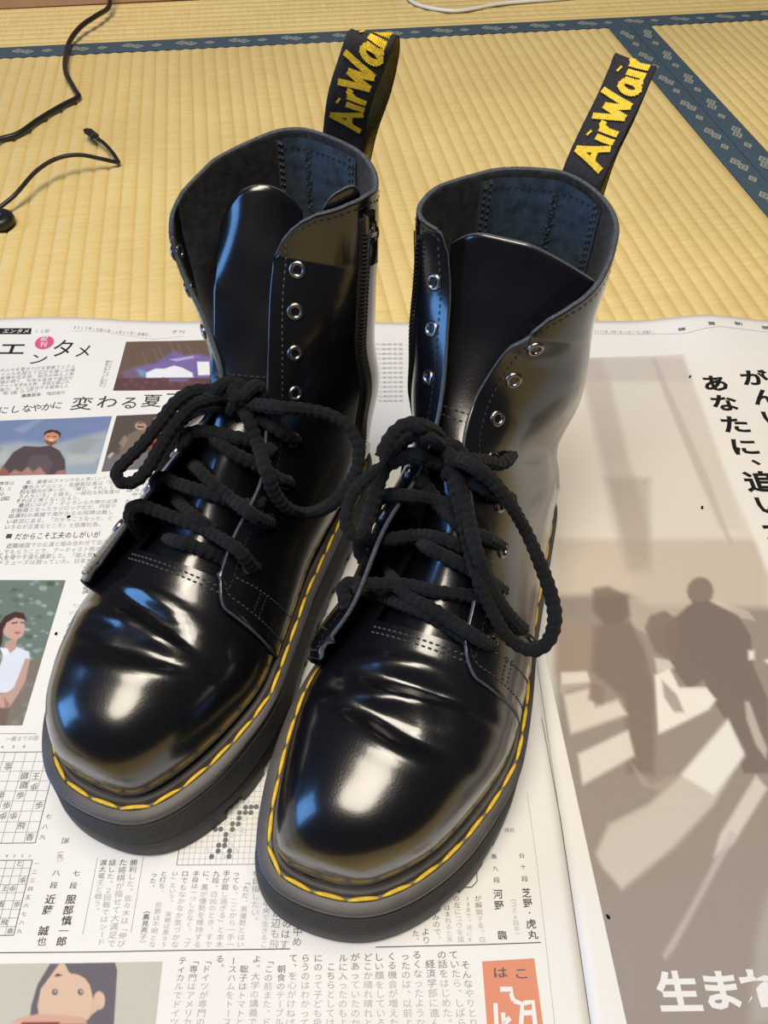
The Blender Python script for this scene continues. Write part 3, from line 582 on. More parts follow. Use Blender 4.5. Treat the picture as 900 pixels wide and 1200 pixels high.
STONES = [
 ((-173.1,100.8),1.3630000000000027,0.5,1),
 ((-170.1,101.0),1.3630000000000027,0.5,1),
 ((-167.3,101.1),1.3630000000000027,0.5,1),
 ((-173.0,98.0),1.3630000000000027,0.5,1),
 ((-170.0,98.0),1.3630000000000027,0.5,1),
 ((-176.1,98.0),1.3630000000000027,0.5,1),
 ((-176.1,95.1),1.3630000000000027,0.5,1),
 ((-179.3,92.2),1.3630000000000027,0.5,1),
 ((-176.2,92.1),1.3630000000000027,0.5,1),
 ((-179.1,89.3),1.3630000000000027,0.5,1),
 ((-182.3,86.7),1.3630000000000027,0.5,1),
 ((-182.2,83.9),1.3630000000000027,0.5,1),
 ((-185.5,81.3),1.3630000000000027,0.5,1),
 ((-182.4,81.2),1.3630000000000027,0.5,1),
 ((-185.5,78.4),1.3630000000000027,0.5,1),
 ((-179.4,78.4),1.3630000000000027,0.5,1),
 ((-188.6,75.7),1.3630000000000027,0.5,1),
 ((-179.4,75.7),1.3630000000000027,0.5,1),
 ((-185.4,89.5),1.3630000000000027,0.5,1),
 ((-188.2,89.4),1.3630000000000027,0.5,1),
 ((-173.0,103.7),1.3050000000000026,0.55,0),
 ((-173.2,95.0),1.3050000000000026,0.55,0),
 ((-182.3,92.4),1.3050000000000026,0.55,0),
 ((-174.8,89.3),1.3050000000000026,0.55,0),
 ((-173.0,88.7),1.3050000000000026,0.55,0),
 ((-179.2,86.4),1.3050000000000026,0.55,0),
 ((-182.6,75.6),1.3050000000000026,0.55,0),
 ((-176.2,78.3),1.3050000000000026,0.55,0),
 ((-179.2,81.2),1.3050000000000026,0.55,0),
 ((-191.7,78.5),1.3050000000000026,0.55,0),
]
PICS = [
 ('printed_photo',[(-312.3,486.8),(-235.8,491.0),(-232.5,429.0),(-311.8,427.7)],0.7,(112,90,80),[([(-299.5,453.7),(-283.1,460.3),(-270.3,477.0),(-260.3,470.4),(-247.2,472.2),(-233.0,465.6),(-230.2,443.0),(-291.0,442.6)],(122,102,168),2.5,0.85),([(-308.7,450.4),(-297.9,457.0),(-280.9,460.4),(-270.7,465.4),(-267.8,475.4),(-262.5,470.4),(-249.4,472.2),(-235.2,465.6),(-230.0,441.4),(-306.9,440.9)],(135,118,180),3.0,0.4),([(-297.3,453.7),(-289.1,450.6),(-288.0,444.2),(-293.7,445.8)],(120,170,180),1.5,0.8),([(-288.8,449.0),(-282.0,453.9),(-274.4,453.9),(-267.3,458.0),(-260.4,455.6),(-250.7,449.2),(-249.4,443.7),(-287.7,442.6)],(238,235,240),0.8,1),([(-249.1,463.0),(-238.8,463.1),(-235.9,446.9),(-245.7,446.1)],(235,238,236),0.4,1),([(-272.9,465.3),(-252.5,470.5),(-250.1,470.8),(-249.8,468.5),(-265.9,462.9)],(205,195,228),0.4,0.7),([(-252.5,470.5),(-250.1,470.5),(-246.3,442.9),(-248.7,442.9)],(120,100,175),0.4,0.8),([(-314.7,442.5),(-225.9,443.0),(-223.5,422.8),(-310.7,422.4)],(98,68,72),1.0,0.95),([(-269.3,442.4),(-253.0,442.5),(-252.4,438.1),(-268.6,438.0)],(130,118,175),1.0,0.7),([(-306.6,445.7),(-306.6,444.5),(-307.1,443.6),(-307.9,443.1),(-308.9,443.1),(-309.8,443.6),(-310.6,444.5),(-311.1,445.6),(-311.1,446.8),(-310.7,447.7),(-309.9,448.2),(-308.9,448.2),(-307.9,447.7),(-307.1,446.8)],(118,80,84),0.4,0.8),([(-297.3,439.4),(-297.4,438.3),(-297.8,437.4),(-298.6,436.9),(-299.6,436.9),(-300.6,437.4),(-301.3,438.3),(-301.8,439.4),(-301.8,440.5),(-301.3,441.5),(-300.5,442.0),(-299.5,442.0),(-298.6,441.5),(-297.8,440.6)],(118,80,84),0.4,0.8),([(-292.2,434.8),(-292.2,433.7),(-292.6,432.8),(-293.4,432.2),(-294.4,432.2),(-295.4,432.7),(-296.2,433.6),(-296.6,434.8),(-296.6,435.9),(-296.1,436.8),(-295.3,437.3),(-294.4,437.3),(-293.4,436.8),(-292.6,435.9)],(118,80,84),0.4,0.8),([(-284.7,437.9),(-284.7,436.8),(-285.1,435.9),(-285.9,435.4),(-286.9,435.4),(-287.9,435.9),(-288.7,436.8),(-289.1,437.9),(-289.1,439.1),(-288.6,440.0),(-287.8,440.5),(-286.8,440.5),(-285.9,440.0),(-285.1,439.1)],(118,80,84),0.4,0.8),([(-277.4,436.4),(-277.4,435.3),(-277.9,434.4),(-278.7,433.9),(-279.7,433.9),(-280.7,434.4),(-281.4,435.3),(-281.8,436.4),(-281.8,437.5),(-281.3,438.4),(-280.5,439.0),(-279.6,439.0),(-278.6,438.5),(-277.8,437.6)],(118,80,84),0.4,0.8),([(-271.2,441.2),(-271.2,440.0),(-271.7,439.1),(-272.5,438.6),(-273.5,438.6),(-274.4,439.1),(-275.2,440.0),(-275.6,441.1),(-275.6,442.3),(-275.1,443.2),(-274.3,443.7),(-273.3,443.7),(-272.3,443.2),(-271.6,442.3)],(118,80,84),0.4,0.8),([(-263.7,434.9),(-263.7,433.8),(-264.2,432.9),(-265.0,432.4),(-266.0,432.4),(-267.0,432.9),(-267.7,433.8),(-268.1,434.9),(-268.1,436.0),(-267.6,437.0),(-266.8,437.5),(-265.8,437.5),(-264.9,437.0),(-264.1,436.1)],(118,80,84),0.4,0.8),([(-255.1,435.0),(-255.1,433.8),(-255.6,432.9),(-256.4,432.4),(-257.4,432.4),(-258.4,432.9),(-259.1,433.8),(-259.5,435.0),(-259.5,436.1),(-259.0,437.0),(-258.2,437.5),(-257.2,437.5),(-256.2,437.0),(-255.5,436.1)],(118,80,84),0.4,0.8),([(-250.1,438.1),(-250.2,437.0),(-250.7,436.1),(-251.5,435.6),(-252.5,435.6),(-253.5,436.1),(-254.2,437.0),(-254.6,438.1),(-254.5,439.2),(-254.1,440.2),(-253.2,440.7),(-252.2,440.7),(-251.3,440.2),(-250.5,439.3)],(118,80,84),0.4,0.8),([(-243.5,436.6),(-243.5,435.5),(-244.0,434.6),(-244.8,434.0),(-245.8,434.0),(-246.8,434.5),(-247.5,435.4),(-247.9,436.6),(-247.8,437.7),(-247.3,438.6),(-246.5,439.1),(-245.5,439.1),(-244.6,438.6),(-243.8,437.7)],(118,80,84),0.4,0.8),([(-237.9,435.1),(-237.9,433.9),(-238.4,433.0),(-239.2,432.5),(-240.2,432.5),(-241.2,433.0),(-241.9,433.9),(-242.3,435.0),(-242.2,436.2),(-241.7,437.1),(-240.9,437.6),(-239.9,437.6),(-239.0,437.1),(-238.2,436.2)],(118,80,84),0.4,0.8),([(-301.3,434.7),(-301.3,433.6),(-301.7,432.7),(-302.5,432.2),(-303.5,432.2),(-304.5,432.7),(-305.3,433.6),(-305.7,434.7),(-305.7,435.8),(-305.3,436.7),(-304.5,437.2),(-303.5,437.3),(-302.5,436.8),(-301.7,435.9)],(118,80,84),0.4,0.8),([(-286.8,431.7),(-286.8,430.6),(-287.3,429.7),(-288.1,429.2),(-289.0,429.2),(-290.0,429.7),(-290.8,430.6),(-291.2,431.7),(-291.2,432.8),(-290.7,433.7),(-289.9,434.2),(-289.0,434.2),(-288.0,433.7),(-287.2,432.8)],(118,80,84),0.4,0.8),([(-284.5,482.0),(-283.8,482.0),(-275.9,463.7),(-276.6,463.7)],(160,140,140),0.3,0.5),([(-269.6,487.3),(-268.9,487.3),(-261.2,468.7),(-261.9,468.7)],(160,140,140),0.3,0.5),([(-296.5,473.4),(-295.8,473.4),(-287.8,455.4),(-288.4,455.4)],(160,140,140),0.3,0.5),([(-288.7,480.2),(-288.0,480.2),(-280.1,462.0),(-280.7,462.0)],(160,140,140),0.3,0.5),([(-260.0,483.9),(-259.4,483.9),(-251.8,465.5),(-252.5,465.5)],(160,140,140),0.3,0.5),([(-276.6,488.9),(-275.9,488.9),(-268.1,470.4),(-268.8,470.3)],(160,140,140),0.3,0.5)],'printed photo of a concert crowd under violet stage light'),
 ('printed_photo',[(-401.4,393.4),(-306.6,399.1),(-306.6,340.0),(-400.7,337.7)],0.55,(120,135,170),[([(-385.2,369.4),(-371.0,372.2),(-345.2,369.5),(-308.0,383.4),(-301.8,377.9),(-306.6,339.3),(-381.8,338.0)],(175,180,180),4.5,0.8),([(-334.9,368.2),(-322.8,376.4),(-310.3,375.1),(-319.1,360.2),(-328.1,356.2)],(150,150,150),3.0,0.6),([(-335.0,360.1),(-302.9,358.9),(-306.6,339.3),(-329.0,339.3)],(150,165,180),3.5,0.7),([(-333.0,360.1),(-317.8,358.8),(-305.2,360.2),(-311.1,350.9),(-330.1,348.3)],(195,195,180),3.0,0.6),([(-384.4,360.0),(-377.7,364.1),(-374.6,353.5),(-380.9,348.2)],(195,195,180),2.5,0.6),([(-379.5,384.6),(-362.5,397.5),(-359.1,396.0),(-370.2,380.5)],(160,170,190),2.0,0.5),([(-354.5,366.8),(-346.9,368.2),(-338.6,362.8),(-332.4,353.5),(-328.0,338.0),(-377.9,338.0),(-376.7,346.9),(-372.9,361.4),(-366.7,367.5)],(88,74,76),0.6,1),([(-359.0,357.4),(-347.5,358.8),(-340.6,350.9),(-341.6,339.3),(-355.1,339.3),(-359.5,348.3)],(104,90,96),1.5,0.8),([(-370.6,339.2),(-367.2,344.4),(-361.6,341.8),(-358.2,347.0),(-352.9,341.8),(-349.4,347.0),(-343.8,340.6),(-342.2,338.0),(-370.2,338.0)],(180,135,120),1.25,0.9),([(-337.4,338.0),(-334.7,343.1),(-330.0,343.8),(-327.7,338.0)],(175,120,112),1.0,0.9),([(-378.1,341.8),(-377.0,348.2),(-371.7,343.1),(-369.3,338.0),(-377.0,338.0)],(160,100,85),1.0,0.9),([(-354.2,377.7),(-351.1,370.9),(-346.2,367.5),(-342.9,372.3),(-342.8,378.5),(-346.5,382.6),(-352.6,382.6)],(205,145,112),0.4,1),([(-354.4,377.7),(-354.9,381.9),(-351.6,384.7),(-345.8,384.0),(-341.9,380.6),(-341.5,375.7),(-343.8,379.9),(-348.4,382.2),(-353.0,380.5)],(70,50,45),0.35,1),([(-352.7,373.3),(-350.3,369.8),(-346.2,367.5),(-343.1,371.2),(-343.4,373.4),(-345.8,371.7),(-348.9,372.3),(-351.2,373.4)],(120,78,60),0.4,0.9),([(-350.0,374.7),(-346.0,374.5),(-346.3,373.1),(-348.8,373.4)],(240,225,210),0.2,1),([(-351.9,378.2),(-349.5,377.8),(-349.5,377.1),(-351.6,377.3)],(80,50,40),0.2,0.9),([(-347.3,377.8),(-344.8,377.8),(-344.7,376.9),(-346.9,376.9)],(80,50,40),0.2,0.9)],'printed photo of a smiling bearded man against a blue sky'),
 ('printed_photo',[(-303.2,399.4),(-230.2,404.8),(-232.6,347.9),(-303.0,342.0)],0.6,(92,80,74),[([(-305.4,357.1),(-291.1,359.9),(-253.3,364.3),(-249.8,341.7),(-303.2,341.7)],(120,118,124),2.5,0.8),([(-281.4,383.4),(-274.6,388.0),(-255.0,389.6),(-252.9,361.4),(-267.8,361.4),(-276.6,374.5)],(196,70,82),1.0,0.95),([(-267.6,360.0),(-252.9,361.4),(-250.7,347.3),(-265.4,347.3)],(120,140,165),1.0,0.8),([(-267.8,361.4),(-252.2,364.3),(-251.1,357.2),(-266.0,357.1)],(200,205,215),1.0,0.8),([(-293.1,375.9),(-285.8,383.4),(-277.3,384.9),(-276.6,374.5),(-277.5,361.4),(-278.6,350.0),(-288.6,347.2),(-294.0,364.2)],(128,112,98),1.25,0.9),([(-277.8,388.7),(-277.9,386.7),(-278.9,385.0),(-280.5,384.1),(-282.6,384.1),(-284.6,385.0),(-286.2,386.6),(-287.0,388.7),(-286.9,390.8),(-285.9,392.4),(-284.3,393.3),(-282.2,393.4),(-280.2,392.4),(-278.6,390.8)],(186,150,130),0.4,1),([(-286.0,390.2),(-284.3,393.3),(-279.3,392.8),(-277.4,388.7),(-280.6,391.3)],(120,95,80),0.3,0.9),([(-285.1,388.7),(-279.5,388.0),(-279.6,386.4),(-284.7,387.0)],(60,50,48),0.2,0.9),([(-266.1,394.1),(-266.2,392.1),(-267.0,390.5),(-268.5,389.6),(-270.2,389.6),(-272.0,390.5),(-273.3,392.1),(-274.1,394.1),(-274.0,396.1),(-273.2,397.7),(-271.7,398.6),(-269.9,398.6),(-268.2,397.7),(-266.8,396.1)],(175,140,125),0.5,0.9),([(-272.7,396.4),(-269.6,398.0),(-266.9,394.9),(-267.5,391.8)],(80,60,50),0.4,0.8),([(-301.7,357.1),(-298.8,361.3),(-296.9,359.9),(-299.6,354.9)],(205,180,165),0.4,0.9),([(-295.7,370.0),(-293.1,378.9),(-289.6,374.5),(-291.1,365.7)],(150,135,122),0.75,0.8),([(-280.7,351.4),(-280.7,349.6),(-281.2,348.2),(-282.2,347.4),(-283.4,347.3),(-284.7,348.2),(-285.8,349.6),(-286.4,351.4),(-286.5,353.3),(-286.0,354.7),(-285.0,355.6),(-283.7,355.6),(-282.4,354.7),(-281.4,353.3)],(214,196,60),0.5,1),([(-247.7,385.0),(-233.4,402.0),(-228.0,394.2),(-239.7,374.6)],(175,170,168),1.0,0.7)],'printed photo of performers on a stage'),
